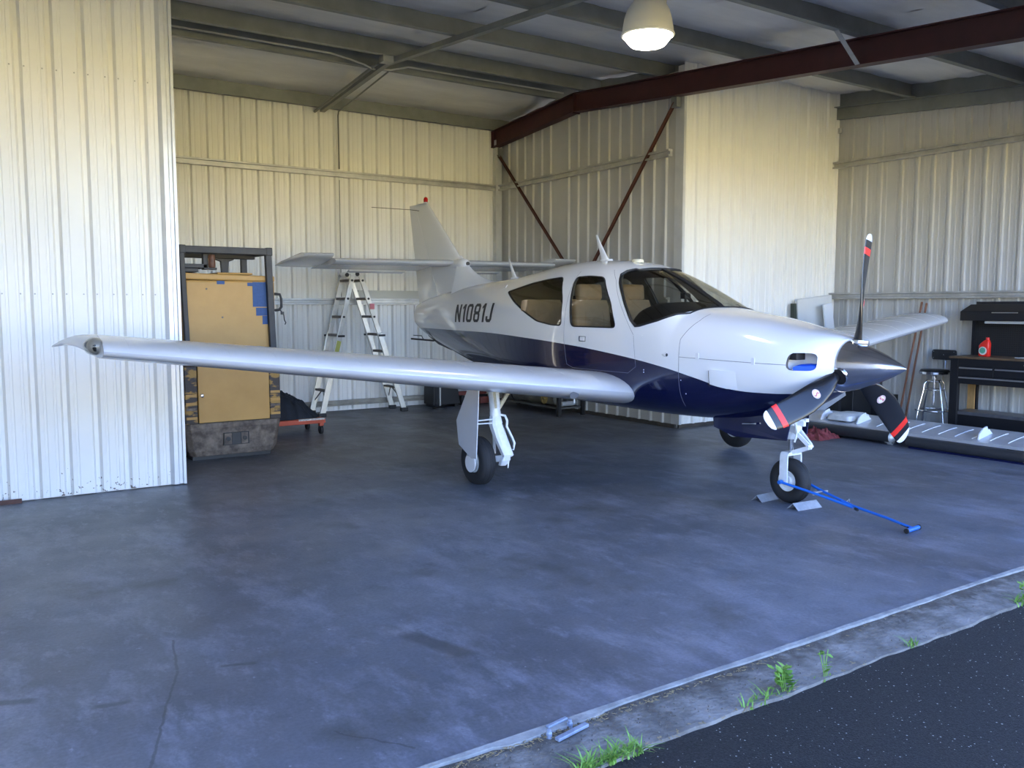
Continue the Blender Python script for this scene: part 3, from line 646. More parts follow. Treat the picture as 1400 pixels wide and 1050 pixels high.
# --- cabin: floor, seats, panel hood, compass, yokes
MB().b2(A(1.75, .52, .98), A(4.2, -.52, .95)).build('cabin_floor', m_int, plane)
def cushion(c, sz, tilt=0, mb=None, bulge=.035):
    mb = mb or MB(); R = Matrix.Rotation(tilt, 3, 'X'); rings = []
    for j in range(9):
        v = -1 + 2 * j / 8; k = (1 - abs(v) ** 5) ** .3 if abs(v) < 1 else .35
        ring = []
        for i in range(20):
            t = 2 * pi * i / 20; cx = math.copysign(abs(cos(t)) ** .45, cos(t)); cy = math.copysign(abs(sin(t)) ** .45, sin(t))
            ring.append(Vector(c) + R @ Vector((cx * sz[0] / 2 * (.9 + .1 * k), cy * sz[1] / 2 * (.6 + .4 * k), v * sz[2] / 2)))
        rings.append(ring)
    return mb.loft(rings)
for (s, y, w) in ((3.13, .28, .44), (3.13, -.28, .44), (3.93, .28, .50), (3.93, -.28, .50)):
    st = cushion(A(s - .28, y, 1.12), (w, .48, .14)).build('seat', m_tan, plane, smooth=50)
    zb = 1.37 if s < 3.5 else 1.40
    cushion(A(s, y, zb), (w, .13, .50 if s < 3.5 else .46), radians(-8)).build('backrest', m_tan, st, smooth=50)
    cushion(A(s - .055, y, zb - .03), (w * .55, .05, .36), radians(-8)).build('backrest_bolster', m_tan, st, smooth=50)
    MB().b2(A(s - .28 - .2, y + w / 2 - .05, 1.06), A(s - .05, y - w / 2 + .05, .98)).build('seat_frame', m_black, st)
    if s < 3.5:
        cushion(A(s + .045, y, 1.70), (.29, .10, .15), radians(-4)).build('headrest', m_tan, st, smooth=50)
        for dx in (-.05, .05): MB().cyl(A(s + .04, y + dx, 1.58), A(s + .045, y + dx, 1.70), .007, n=6).build('headrest_post', m_chrome, st)
g = MB(); rings = []
for y in [-.52 + 1.04 * i / 24 for i in range(25)]:
    e = (1 - (abs(y) / .535) ** 4) ** .5
    rings.append([A(s, y, min(1.17 + (z - 1.17) * e, hull_z(s, y) - .04)) for s, z in ((1.78, 1.17), (1.78, 1.53), (1.92, 1.575), (2.10, 1.60), (2.24, 1.597), (2.32, 1.57), (2.35, 1.52), (2.33, 1.45), (2.22, 1.40), (2.20, 1.17))])
g.loft(rings); g.build('glareshield', m_black, plane, smooth=45)
g = MB().box(A(2.14, 0, 1.655), (.075, .06, .055)); g.cyl(A(2.14, 0, 1.58), A(2.14, 0, 1.64), .012, n=8); g.build('compass', m_black, plane, bevel=.008)
for y in (.28, -.28):
    g = MB(); g.cyl(A(2.12, y, 1.36), A(2.36, y, 1.37), .012, n=8); g.tube([A(2.37, y + .15, 1.44), A(2.37, y + .14, 1.36), A(2.37, y + .06, 1.34), A(2.37, y - .06, 1.34), A(2.37, y - .14, 1.36), A(2.37, y - .15, 1.44)], .014, 8); g.build('control_yoke', m_black, plane, smooth=50)
for y in (.45, -.45):       # door-post lining and roof-frame tubes seen through the glass
    MB().tube([A(2.42, y * 1.22, 1.40), A(2.58, y * 1.12, 1.62), A(2.72, y * .92, 1.80), A(2.74, y * .6, 1.90)], .02, 8).build('cabin_frame', m_black, plane, smooth=50)

# --- wings
def naca(c, camber=.02, t=.15, n=16, c0=0.0, c1=1.0):
    """section points (chordwise 0..1, height) clockwise from the upper rear, between chord fractions c0 and c1"""
    def yt(x): return 5 * t * (.2969 * sqrt(x) - .126 * x - .3516 * x * x + .2843 * x ** 3 - .1036 * x ** 4)
    def yc(x): return camber / .16 * (.8 * x - x * x) if x < .4 else camber / .36 * (.2 + .8 * x - x * x)
    X = [c0 + (c1 - c0) * (1 - cos(pi * i / n / (1 if c0 == 0 else 1))) / 2 for i in range(n + 1)]
    up = [(x, yc(x) + yt(x)) for x in X]; lo = [(x, yc(x) - yt(x)) for x in X]
    return [(c * x, c * z) for x, z in up[::-1] + lo[1:]] if c0 == 0 else [(c * x, c * z) for x, z in up[::-1] + lo]
def w_le(y): return 2.13 + .055 * y
def w_ch(y): return 1.86 - (1.86 - .97) * y / 4.78
def w_z(y): return .745 + .124 * y
def w_sec(y, sg, c0=0, c1=1, n=16, sc=1.0, t=None, dz=0.0, inc=True):
    c = w_ch(y); tt = t if t else .160 - .008 * y / 4.8
    i = radians(2.2 - 2.5 * y / 4.8)
    return [A(w_le(y) + x * cos(i), sg * y, w_z(y) + z * sc - x * sin(i) + dz) for x, z in naca(c, .022, tt, n, c0, c1)]
def wing(sg):
    side = plane
    ys = [.42] + [.55 + .35 * i for i in range(13)]  # to 4.75
    w = MB().loft([w_sec(y, sg, 0, .76, 18) for y in ys]).build('wing', m_wing, side, smooth=35)
    MB().loft([w_sec(y, sg, .765, 1, 8) for y in stations(.60, 2.72, 6)]).build('flap', m_wing, w, smooth=35)
    MB().loft([w_sec(y, sg, .765, 1, 8) for y in stations(2.74, 4.70, 6)]).build('aileron', m_wing, w, smooth=35)
    # stall strip, fuel drain and half-moon air scoop under the leading edge
    y = 1.02; MB().cyl(A(w_le(y) + .25, sg * y, w_z(y) - .07), A(w_le(y) + .26, sg * y, w_z(y) - .14), .007, n=8).build('drain_tube', m_gear, w)
    y = 1.18; p = w_sec(y, sg, 0, .76, 18)[20]
    MB().lathe([(.05, 0), (.045, .006), (.003, .008)], p + Vector((0, .0, 0)), (0, -.8, -.5), 16).build('landing_lamp', m_line, w, smooth=40)
    for y in stations(.9, 4.6, 12):       # rib lines of flush rivets
        c = w_ch(y)
        pts = [Vector(p) + Vector((0, 0, .0004)) for p in w_sec(y, sg, 0, .7, 12)[:12]]
        MB().tube(pts, .0012, 4).build('rivet_line', m_wing if sg > 0 else m_white, w)
    # raked tip with a clear lamp housing at its leading corner
    rings = []
    for j in range(7):
        t = j / 6; y = 4.752 + .185 * t; sh = .94 * t ** 1.15; up_ = sorted((p.y, p.z) for p in w_sec(4.75, sg, 0, 1, 18)[:19]); lo_ = sorted((p.y, p.z) for p in w_sec(4.75, sg, 0, 1, 18)[18:])
        def at_y(T, y_): return next((a[1] + (b[1] - a[1]) * (y_ - a[0]) / max(b[0] - a[0], 1e-6) for a, b in zip(T[:-1], T[1:]) if a[0] - 1e-6 <= y_ <= b[0] + 1e-6), T[-1][1])
        base = w_sec(4.75, sg, 0, 1, 18); le = base[18]; te = base[0]
        ring = []
        for k, p in enumerate(base):
            f = (p.y - le.y) / (te.y - le.y); f2 = sh + (1.0 - sh) * f; ny = le.y + (te.y - le.y) * f2
            u_, l_ = at_y(up_, ny), at_y(lo_, ny); e_ = min(1, (f * (1.02 - f) * 14) ** .5) if t > 0 else 1
            m_ = u_ - (u_ - l_) * .5 * (1 - .8 * t); h_ = (u_ - m_) if k <= 18 else (l_ + (u_ - l_) * .85 * t ** .9 - m_)
            if t == 0: m_, h_ = p.z, 0
            q = Vector((p.x, ny, m_ + h_ * e_ - .012 * t * t))
            q.x = A(0, sg * y, 0).x; ring.append(q)
        rings.append(ring)
    tip = MB().loft(rings).build('wing_tip', m_wing, w, smooth=35)
    if sg < 0: return w
    zc_ = w_z(4.8) + .012
    def blob(c, rx, ry, rz, n=16):
        return [[c + Vector((rx * cos(p) * cos(q), ry * cos(p) * sin(q), rz * sin(p))) for q in stations(0, 2 * pi, n)[:-1]] for p in stations(-1.5, 1.5, 8)]
    MB().loft(blob(A(w_le(4.75) + .125, sg * 4.775, zc_ + .008), .055, .075, .052)).build('lamp_recess', mat('lamp_recess_grey', (.36, .36, .35), .4), tip, smooth=50)
    MB().loft(blob(A(w_le(4.75) + .075, sg * 4.785, zc_ + .006), .022, .022, .030)).build('tip_lamp', m_black, tip, smooth=50)
    MB().loft(blob(A(w_le(4.75) + .150, sg * 4.815, zc_ + .018), .024, .024, .024)).build('tip_lamp', m_line, tip, smooth=50)
    MB().loft(blob(A(w_le(4.75) + .11, sg * 4.788, zc_ + .010), .062, .100, .058)).build('lamp_cover', m_glass, tip, smooth=50)
    return w
wr_ = wing(1); wl_ = wing(-1)
# --- tail
def sym(c, t, n=10, c0=0.0, c1=1.0): return naca(c, 0.0001, t, n, c0, c1)
def f_le(z): return 6.05 + (z - 2.13) * 1.13
def f_te(z): return 7.24 + (z - 1.6) * .20
def fin_sec(z, c0, c1, n=10):
    c = f_te(z) - f_le(z); return [Vector((PX - h, PY + f_le(z) + x, z)) for x, h in sym(c, .085, n, c0, c1)]
fin = MB().loft([fin_sec(z, 0, .62, 14) for z in stations(1.62, 2.93, 8)] + [[Vector((PX + (p.x - PX) * .5, p.y + .01, 2.955)) for p in fin_sec(2.93, 0, .62, 14)]]).build('fin', m_white, plane, smooth=40)
MB().loft([fin_sec(z, .625, 1, 8) for z in stations(1.60, 2.93, 8)] + [[Vector((PX + (p.x - PX) * .5, p.y, 2.955)) for p in fin_sec(2.93, .625, 1, 8)]]).build('rudder', m_white, plane, smooth=40)
rings = []
for s in stations(5.05, 6.10, 14):
    f = (s - 5.05) / 1.05; zt = 1.845 + .03 * f + .33 * f ** 2.6; hw = .008 + .05 * f
    zb = hull_z(s, 0) - .07
    rings.append([A(s, y * hw * k, zb + (zt - zb) * q) for y, k, q in ((1, 2.6, 0), (1, 1.5, .5), (1, .9, .85), (.4, .5, 1), (-.4, .5, 1), (-1, .9, .85), (-1, 1.5, .5), (-1, 2.6, 0))])
MB().loft(rings).build('dorsal_fin', m_white, plane, smooth=50)
b = MB().lathe([(.02, 0), (.055, .03), (.07, .12), (.072, .3), (.05, .55), (.01, .7)], A(5.93, 0, 2.095), A(1, 0, 0) - A(0, 0, 0), 16); b.build('tail_fairing', m_white, plane, smooth=50)
MB().lathe([(.026, 0), (.026, .012), (.002, .013)], A(5.925, 0, 2.095), A(1, 0, 0) - A(0, 0, 0), 12).build('tail_fairing', m_black, plane)
bc = MB().lathe([(.035, 0), (.035, .012), (.030, .015)], (PX, PY + 7.03, 2.95), (0, 0, 1), 14); beacon = bc.build('beacon', m_chrome, fin, smooth=40)
MB().lathe([(.028, .014), (.030, .05), (.022, .075), (.003, .085)], (PX, PY + 7.03, 2.95), (0, 0, 1), 14).build('beacon', mat('red_beacon_glass', (.42, .012, .008), .15), fin, smooth=40)
for sg in (1,):
    MB().tube([A(7.18, sg * .02, 2.86), A(7.24, sg * .12, 2.875), A(7.42, sg * .62, 2.90)], .004, 5).build('whisker_antenna', m_black, fin)
def t_le(y): return 6.17 + .06 * y
def t_te(y): return 7.10 - .02 * y
def t_sec(y, sg, s0, s1, rot, dz=0.0):
    c = t_te(y) - t_le(y); h0 = t_le(y) + .60 * c; R = []
    c0 = max(0.0, (s0 - t_le(y)) / c); c1 = min(1.0, (s1 - t_le(y)) / c)
    for x, h in sym(c, .10, 12, c0, c1):
        dx = t_le(y) + x - h0; q = rot
        R.append(A(h0 + dx * cos(q) + h * sin(q), sg * y, 2.118 + h * cos(q) - dx * sin(q) + dz))
    return R
for sg in (1, -1):
    hs = lambda y: t_le(y) + .60 * (t_te(y) - t_le(y))
    st = MB().loft([t_sec(y, sg, 0, hs(y) - .004, 0) for y in stations(.03, 1.62, 8)]).build('stabiliser', m_wing, plane, smooth=40)
    MB().loft([t_sec(y, sg, hs(y) + .004, 9, radians(12)) for y in stations(.10, 1.63, 8)]).build('elevator', m_wing, st, smooth=40)
    tipr = [t_sec(1.635, sg, 0, 9, radians(9)), t_sec(1.85, sg, 0, 9, radians(9)), t_sec(2.0, sg, 0, 9, radians(9))]
    tipr.append([Vector((A(0, sg * 2.085, 0).x, PY + 6.72 + (p.y - PY - 6.25) * .45, A(0, sg * 2.0, 2.118).z + (p.z - A(0, sg * 2.0, 2.118).z) * .35 - .02)) for p in tipr[-1]])
    MB().loft(tipr).build('elevator_horn', m_wing, st, smooth=40)
    MB().loft([t_sec(y, sg, 6.98, 9, radians(15), -.022) for y in stations(.35, 1.15, 3)]).build('trim_tab', m_wing, st, smooth=40)
# tail cone cap, ventral strake with tie-down
MB().loft([[A(s, y * k, z) for y, z in ((.06, 1.50), (.055, 1.58), (-.055, 1.58), (-.06, 1.50), (-.045, 1.34), (.045, 1.34))] for s, k in ((7.27, 1.0), (7.31, .9), (7.34, .5))]).build('tail_cone', m_white, plane, smooth=50)
MB().loft([[A(s, y, z) for y, z in ((.02, hull_ring(s)[36][2] + .04), (-.02, hull_ring(s)[36][2] + .04), (-.006, zb), (.006, zb))] for s, zb in ((6.15, .985), (6.35, .99), (6.7, 1.055), (6.98, 1.16))]).build('ventral_fin', m_navy, plane)

g = MB(); g.tube([A(6.72, .0, 1.13), A(6.80, .02, 1.10), A(7.26, .12, 1.115)], .012, 8); g.tube([A(7.02, .06, 1.11), A(7.05, .07, 1.16), A(7.22, .11, 1.165)], .006, 6); g.build('tail_skid', m_black, plane, smooth=50)

# --- aerials and roof fittings
def blade_aerial(s, y, h, rake, c0, c1, m=m_white):
    z = hull_z(s, y) - .012; rings = []
    for k in range(6):
        t = k / 5; c = c0 + (c1 - c0) * t ** .7; rings.append([A(s + rake * t + x - c / 2, y + hh, z + h * t) for x, hh in sym(c, .22, 6)])
    o = MB().loft(rings).build('aerial', m, plane, smooth=40)
    MB().loft([[A(s + .1 * x * k, y + .022 * yy * k, z + dz) for x, yy in ((-1, 0), (-.6, 1), (.6, 1), (1, 0), (.6, -1), (-.6, -1))] for k, dz in ((1.1, .0), (1, .022))]).build('aerial_base', m, o)
blade_aerial(3.18, .06, .27, .15, .13, .028)
blade_aerial(4.72, .10, .235, .13, .10, .026)
blade_aerial(4.02, -.30, .10, .05, .05, .02)
MB().lathe([(.055, -.01), (.055, .012), (.045, .022), (.004, .025)], A(2.72, .05, hull_z(2.72, .05) + .004), (0, 0, 1), 20).build('gps_aerial', mat('cream_plastic', (.62, .58, .42), .5), plane, smooth=40)
MB().loft([[A(s, .31 + o, hull_z(s, .31 + o) + h) for o, h in ((-.014, 0), (-.012, .012), (.012, .012), (.014, 0))] for s in (4.58, 4.66)]).build('air_scoop', m_white, plane)

# --- spinner and propeller
PS = .43
sp = MB().lathe([(.003, 0), (.014, .012), (.038, .05), (.074, .12), (.110, .20), (.148, .30), (.178, .39), (.194, .46), (.199, .50), (.199, .52)], A(0, 0, 1.125), A(1, 0, 0) - A(0, 0, 0), 48).build('spinner', m_spin, plane, smooth=40)
MB().lathe([(.202, .495), (.204, .50), (.204, .528), (.19, .53)], A(0, 0, 1.125), A(1, 0, 0) - A(0, 0, 0), 48).build('spinner_backplate', m_chrome, sp, smooth=40)
BL = [(.14, .080, .072, 52), (.19, .088, .066, 50), (.25, .108, .052, 46), (.34, .145, .040, 40), (.45, .175, .030, 34), (.57, .188, .023, 29), (.68, .186, .018, 25), (.78, .180, .015, 22), (.815, .177, .014, 21), (.865, .170, .0125, 20), (.905, .160, .011, 19), (.94, .142, .0095, 18), (.962, .112, .008, 18), (.975, .066, .006, 18), (.979, .02, .004, 18)]
def blade_sec(a, r, c, t, beta, grow=0.0):
    er = Vector((-sin(a), 0, cos(a))); et = Vector((-cos(a), 0, -sin(a))); f = Vector((0, -1, 0)); b = radians(beta)
    le = et * cos(b) + f * sin(b); th = f * cos(b) - et * sin(b)
    sw = .035 * max(0, (r - .55) / .43) ** 2 - .012 * sin(pi * min(1, max(0, (r - .15) / .6)))
    R = []
    for k in range(16):
        w = 2 * pi * k / 16; R.append(A(PS - .023 * er.z, 0, 1.125) + er * r + le * ((c / 2 + grow) * cos(w) + c * .12 - sw - .02) + th * (t / 2 + grow) * (abs(sin(w)) ** .8 * (1 if sin(w) > 0 else -.75)))
    return R
def binterp(r):
    for p, q in zip(BL[:-1], BL[1:]):
        if p[0] <= r <= q[0]:
            t = (r - p[0]) / (q[0] - p[0]); return [r] + [p[i] + (q[i] - p[i]) * t for i in (1, 2, 3)]
    return list(BL[-1])
m_decal = mat('white_decal', (.75, .72, .72), .4); m_dred = mat('decal_red', (.55, .06, .07), .4)
for i in range(3):
    a = -.114 + i * 2 * pi / 3
    rr = [b[0] for b in BL if b[0] < .93]
    bl = MB().loft([blade_sec(a, *binterp(r)) for r in rr + [.93]]).build('propeller_blade', m_blade, plane, smooth=50)
    MB().loft([blade_sec(a, *binterp(r), .0012) for r in (.815, .84, .868)]).build('red_band', m_red, bl, smooth=50)
    MB().loft([blade_sec(a, *binterp(r), .0012) for r in (.925, .94, .95, .962, .97, .975, .979)]).build('white_tip', m_white, bl, smooth=50)
    # collar where the blade leaves the spinner
    er = Vector((-sin(a), 0, cos(a))); c0 = A(PS - .02 - .023 * er.z, 0, 1.125)
    MB().lathe([(.058, .10), (.060, .178), (.056, .186), (.05, .187)], c0, er, 24).build('blade_collar', m_black, bl, smooth=40)
    MB().lathe([(.062, .150), (.067, .165), (.066, .184), (.062, .188)], c0, er, 24, (False, False)).build('blade_collar', m_chrome, bl, smooth=40)
    # round maker's decal: white disc, red ring and red S-shaped stroke
    b = radians(32); et = Vector((-cos(a), 0, -sin(a))); f = Vector((0, -1, 0)); le = et * cos(b) + f * sin(b); th = f * cos(b) - et * sin(b)
    r0 = .46; sec = blade_sec(a, *binterp(r0)); cc = sum(sec, Vector()) / 16; top_p = max(((p - cc).dot(th) for p in sec)); cc = cc + th * (top_p + .0005)
    def disc(r_o, r_i, h, n=24):
        return MB().loft([[cc + (er * cos(2 * pi * k / n) + le * sin(2 * pi * k / n)) * r_o + th * h for k in range(n)], [cc + (er * cos(2 * pi * k / n) + le * sin(2 * pi * k / n)) * r_i + th * (h + .0004) for k in range(n)]], (False, r_i < .001))
    disc(.036, .0005, .0015).build('decal', m_decal, bl)
    disc(.032, .029, .0024).build('decal', m_dred, bl)
    pts = [cc + th * .003 + er * (.018 * cos(t)) + le * (.008 * sin(2 * t) + .004) for t in stations(-.3, pi + .3, 16)]
    MB().tube(pts, .0035, 5).build('decal', m_dred, bl)

# --- landing gear
def wheel(parent, c, r, w, hub_m, hub_r, ax=Vector((1, 0, 0))):
    t = MB(); rings = []
    prof = []
    for k in range(20):
        u = 2 * pi * k / 20; rd = (r - hub_r * .97) / 2; prof.append((r - rd + rd * math.copysign(abs(cos(u)) ** .8, cos(u)), w / 2 * math.copysign(abs(sin(u)) ** .75, sin(u)) * (1 - .10 * max(0, cos(u)))))
    n = 40; a, b = Vector((0, 1, 0)), Vector((0, 0, 1))
    rings = [[Vector(c) + ax * h + (a * cos(2 * pi * k / n) + b * sin(2 * pi * k / n)) * rr for rr, h in prof] for k in range(n)]
    rings.append(rings[0]); tire = t.loft(rings, (False, False)).build('tire', m_tire, parent, smooth=50)
    for q in (-.25, 0, .25):
        MB().tube([Vector(c) + ax * (w * q) + (a * cos(2 * pi * k / n) + b * sin(2 * pi * k / n)) * (r - w * (.004 + .13 * abs(q) * 1.4) + .001) for k in range(n)], .0022, 4, closed=True).build('tread_groove', m_black, tire)
    hb = MB().lathe([(.012, -w * .36), (hub_r * .45, -w * .36), (hub_r * .5, -w * .22), (hub_r * .85, -w * .24), (hub_r, -w * .38), (hub_r * 1.06, -w * .36), (hub_r * 1.06, w * .36), (hub_r, w * .38), (hub_r * .85, w * .24), (hub_r * .5, w * .22), (hub_r * .45, w * .36), (.012, w * .36)], c, ax, 32).build('wheel_hub', hub_m, parent, smooth=35)
    return tire
# nose gear
ng = MB(); ng.cyl(A(.95, 0, .78), A(.95, 0, .53), .036, n=16); ng.lathe([(.045, 0), (.048, .02), (.048, .05), (.04, .06)], A(.95, 0, .515), (0, 0, 1), 16)
ng.box(A(.935, 0, .60), (.085, .10, .05)); ng.box(A(.90, -.035, .64), (.03, .09, .04)); ng.tube([A(.95, 0, .70), A(.87, .0, .74)], .03, 10); ng = ng.build('nose_gear', m_gear, plane, smooth=40)
MB().cyl(A(.95, 0, .54), A(.95, 0, .41), .021, n=16).build('oleo_piston', m_chrome, ng, smooth=40)
fk = MB(); fk.box(A(.945, 0, .40), (.15, .075, .028))
for sg in (1, -1):
    fk.loft([[A(.95 + d, sg * y, z) for d in (-.038, .038)] + [A(.95 + d, sg * (y - .012), z) for d in (.038, -.038)] for y, z in ((.072, .413), (.086, .395), (.090, .36), (.090, .27), (.088, .19), (.088, .155))])
fk.build('fork', m_gear, ng, bevel=.003)
MB().cyl(A(.95, .10, .178), A(.95, -.10, .178), .014, n=12).build('axle', m_chrome, ng)
wheel(ng, A(.95, 0, .178), .178, .125, m_gear, .078)
sl = MB(); ft = A(.70, 0, .445)
for sg in (1, -1):
    sl.bar(A(.915, sg * .035, .60), A(.775, sg * .014, .482), .016, .03); sl.bar(A(.915, sg * .035, .412), A(.775, sg * .014, .466), .016, .03)
sl.cyl(A(.775, .03, .474), A(.775, -.03, .474), .013, n=10); sl.build('scissor_link', m_gear, ng)
g = MB(); g.tube([A(.90, .03, .66), A(.86, .05, .58), A(.88, .05, .50)], .008, 8); g.tube([A(.90, -.02, .66), A(.86, -.055, .665)], .012, 8); g.lathe([(.004, 0), (.02, .004), (.02, .03), (.004, .034)], A(.86, -.06, .65), (0, 0, 1), 12); g.build('steering_link', m_gear, ng, smooth=40)
MB().prism([A(.84, .205, .53), A(.80, .20, .72), A(1.60, .20, .66), A(1.58, .205, .555), A(1.36, .205, .50)], (.012, 0, 0)).build('gear_door', m_navy, plane)
MB().prism([A(.955, -.205, .53), A(.94, -.20, .70), A(1.60, -.20, .66), A(1.58, -.205, .555), A(1.36, -.205, .51)], (-.012, 0, 0)).build('gear_door', m_navy, plane)
MB().tube([A(1.25, .23, .62), A(1.12, .23, .635)], .008, 6).build('gear_door', m_chrome, plane)
# main gear, trailing-link legs
def main_gear(sg):
    def B(s, y, z): return A(s, sg * y, z)
    m = MB(); m.tube([B(2.88, 1.578, .95), B(2.87, 1.575, .80), B(2.85, 1.57, .60)], [.048, .048, .046], 16)
    m.lathe([(.045, 0), (.049, .01), (.049, .04), (.045, .05)], B(2.852, 1.571, .62), (0, .03, .2), 16)
    sec = lambda c, w, d: [c + Vector((x * w / 2, y * d / 2, 0)) for x, y in ((-1, -.6), (-.6, -1), (.6, -1), (1, -.6), (1, .6), (.6, 1), (-.6, 1), (-1, .6))]
    m.loft([sec(B(2.85, 1.575, .62), .085, .085), sec(B(2.845, 1.572, .55), .108, .10), sec(B(2.82, 1.545, .44), .112, .09), sec(B(2.80, 1.51, .34), .105, .08), sec(B(2.79, 1.485, .275), .10, .07), sec(B(2.79, 1.475, .262), .05, .05)])
    leg = m.build('main_gear', m_gear, plane, smooth=40)
    MB().cyl(B(2.79, 1.43, .285), B(2.79, 1.535, .285), .016, n=12).build('pivot_bolt', m_chrome, leg)
    k = MB(); k.loft([sec(B(2.78, 1.50, .29), .05, .06), sec(B(2.80, 1.505, .235), .09, .07), sec(B(2.84, 1.51, .18), .06, .06)]); k.bar(B(2.78, 1.505, .255), B(2.99, 1.55, .215), .05, .055); k.prism([B(2.77, 1.475, .24), B(2.80, 1.475, .24), B(2.79, 1.475, .155)], (-.012 * sg, 0, 0)); k.build('trailing_link', m_gear, leg, bevel=.004)
    MB().cyl(B(2.99, 1.50, .215), B(2.99, 1.70, .215), .022, n=12).build('axle', m_gear, leg)
    s_ = MB(); s_.tube([B(2.93, 1.535, .70), B(2.95, 1.525, .5)], .024, 12); s_.tube([B(2.95, 1.525, .5), B(2.96, 1.515, .27)], .014, 12); s_.build('shock_strut', m_gear, leg, smooth=40)
    v = MB(); v.bar(B(2.84, 1.545, .69), B(2.86, 1.42, .84), .022, .03); v.bar(B(2.86, 1.42, .84), B(2.93, 1.55, .85), .02, .025); v.bar(B(2.80, 1.60, .70), B(2.76, 1.645, .86), .018, .02); v.build('side_brace', mat('cream_primer', (.55, .50, .36), .5, var=.2, scale=30), leg)
    MB().tube([B(2.83, 1.545, .635), B(2.80, 1.505, .625), B(2.79, 1.49, .58), B(2.79, 1.495, .53), B(2.77, 1.455, .44), B(2.765, 1.43, .38), B(2.78, 1.435, .32)], .011, 8).build('brake_hose', m_gear, leg, smooth=50)
    MB().tube([B(2.81, 1.53, .56), B(2.79, 1.50, .50), B(2.775, 1.465, .42), B(2.77, 1.445, .33)], .008, 8).build('brake_hose', m_black, leg, smooth=50)
    h = MB(); h.bar(B(2.84, 1.60, .60), B(2.83, 1.775, .60), .03, .008); h.bar(B(2.84, 1.60, .565), B(2.83, 1.775, .572), .03, .008); h.build('door_bracket', m_gear, leg)
    MB().prism([B(2.77, 1.785, .87), B(2.95, 1.785, .87), B(3.15, 1.785, .573), B(3.11, 1.785, .36), B(2.90, 1.785, .265), B(2.815, 1.785, .27)], (-.01 * sg, 0, 0)).build('gear_door', m_wing, leg, bevel=.002)
    wheel(leg, B(2.99, 1.665, .2175), .2175, .150, m_gear, .095)
    MB().lathe([(.004, 0), (.06, .004), (.082, .0), (.082, .012), (.004, .016)], B(2.985, 1.742, .205), (-sg, 0, 0), 24).build('hub_cap', m_white, leg, smooth=40)
    MB().prism([B(2.94, 1.76, .27), B(3.02, 1.76, .27), B(2.95, 1.785, .34), B(2.90, 1.785, .34)], (-.008 * sg, 0, 0)).build('gear_door', m_wing, leg)
main_gear(1); main_gear(-1)
# ------------------------------------------------------------------ high-bay lamp under the channel
LX, LY, LZ = 4.77, 5.2, 3.69
lamp = thing('high_bay_lamp', 'lit white bell-shaped high-bay lamp hanging from the ceiling channel', 'lamp', (LX, LY, LZ))
m_lampw = mat('cream_lamp_enamel', (.62, .60, .53), .4)
MB().lathe([(.196, 0), (.200, .012), (.196, .05), (.186, .11), (.168, .17), (.140, .22), (.105, .255), (.07, .27), (.01, .272)], (LX, LY, LZ), (0, 0, 1), 40).build('reflector', m_lampw, lamp, smooth=50)
MB().lathe([(.196, .0), (.208, -.002), (.210, -.014), (.196, -.022)], (LX, LY, LZ), (0, 0, 1), 40, (False, False)).build('lens_ring', m_lampw, lamp, smooth=50)
MB().lathe([(.196, -.004), (.190, -.022), (.165, -.055), (.135, -.088), (.11, -.094), (.004, -.098)], (LX, LY, LZ), (0, 0, 1), 40).build('lens', mat('lit_lens', (.9, .9, .85), .3, emit=((1.0, .90, .72), 14.0)), lamp, smooth=50)
g = MB(); g.lathe([(.062, .262), (.062, .30), (.07, .305), (.07, .385), (.03, .395), (.012, .44)], (LX, LY, LZ), (0, 0, 1), 20); g.b2((LX + .07, LY - .05, LZ + .25), (LX + .15, LY + .05, LZ + .36)); g.build('ballast_housing', m_lampw, lamp, smooth=40)
MB().tube([(LX - .01, LY, LZ + .36), (LX - .06, LY, LZ + .30), (LX - .10, LY - .01, LZ + .262), (LX - .15, LY, LZ + .275), (LX - .17, LY, LZ + .33), (LX - .11, LY, LZ + .42), (LX - .04, LY, LZ + .435)], .008, 8).build('cable', mat('white_cable', (.6, .6, .56), .5), lamp, smooth=50)

# ------------------------------------------------------------------ tow bar and chocks
m_tow = mat('blue_painted_tube', (.012, .13, .52), .35)
tow = thing('tow_bar', 'blue tubular tow bar pinned to the nose wheel and lying on the floor', 'tow bar', (5.60, 3.9, 0))
jn = Vector((5.655, 3.90, .075))
for sg, nm in ((-1, 'fork_arm'), (1, 'fork_arm')):
    e = Vector((5.62 + sg * .118, 4.393, .178)); MB().tube([e, e + (jn - e) * .55, jn + Vector((sg * .014, -.06, -.01))], .0105, 10).build(nm, m_tow, tow, smooth=50)
    MB().cyl(e + Vector((-sg * .016, 0, 0)), e + Vector((sg * .02, 0, 0)), .016, n=12).build('pin', m_tow, tow)
MB().tube([jn + Vector((.0, .05, .01)), (5.62, 3.55, .048), (5.585, 3.335, .026)], .0105, 10).build('shaft', m_tow, tow, smooth=50)
MB().tube([(5.60, 3.42, .034), (5.588, 3.35, .027)], .0112, 10).build('shaft_sleeve', m_black, tow)
MB().cyl((5.50, 3.318, .020), (5.665, 3.332, .020), .0155, n=12).build('grip', m_tow, tow, smooth=50)
for a, b in (((5.49, 3.317, .02), (5.503, 3.318, .02)), ((5.662, 3.332, .02), (5.675, 3.333, .02))): MB().cyl(a, b, .018, n=12).build('grip_end', m_black, tow)
MB().cyl(jn + Vector((-.018, -.085, -.014)), jn + Vector((-.022, -.11, -.018)), .013, n=10).build('end_plug', m_black, tow)
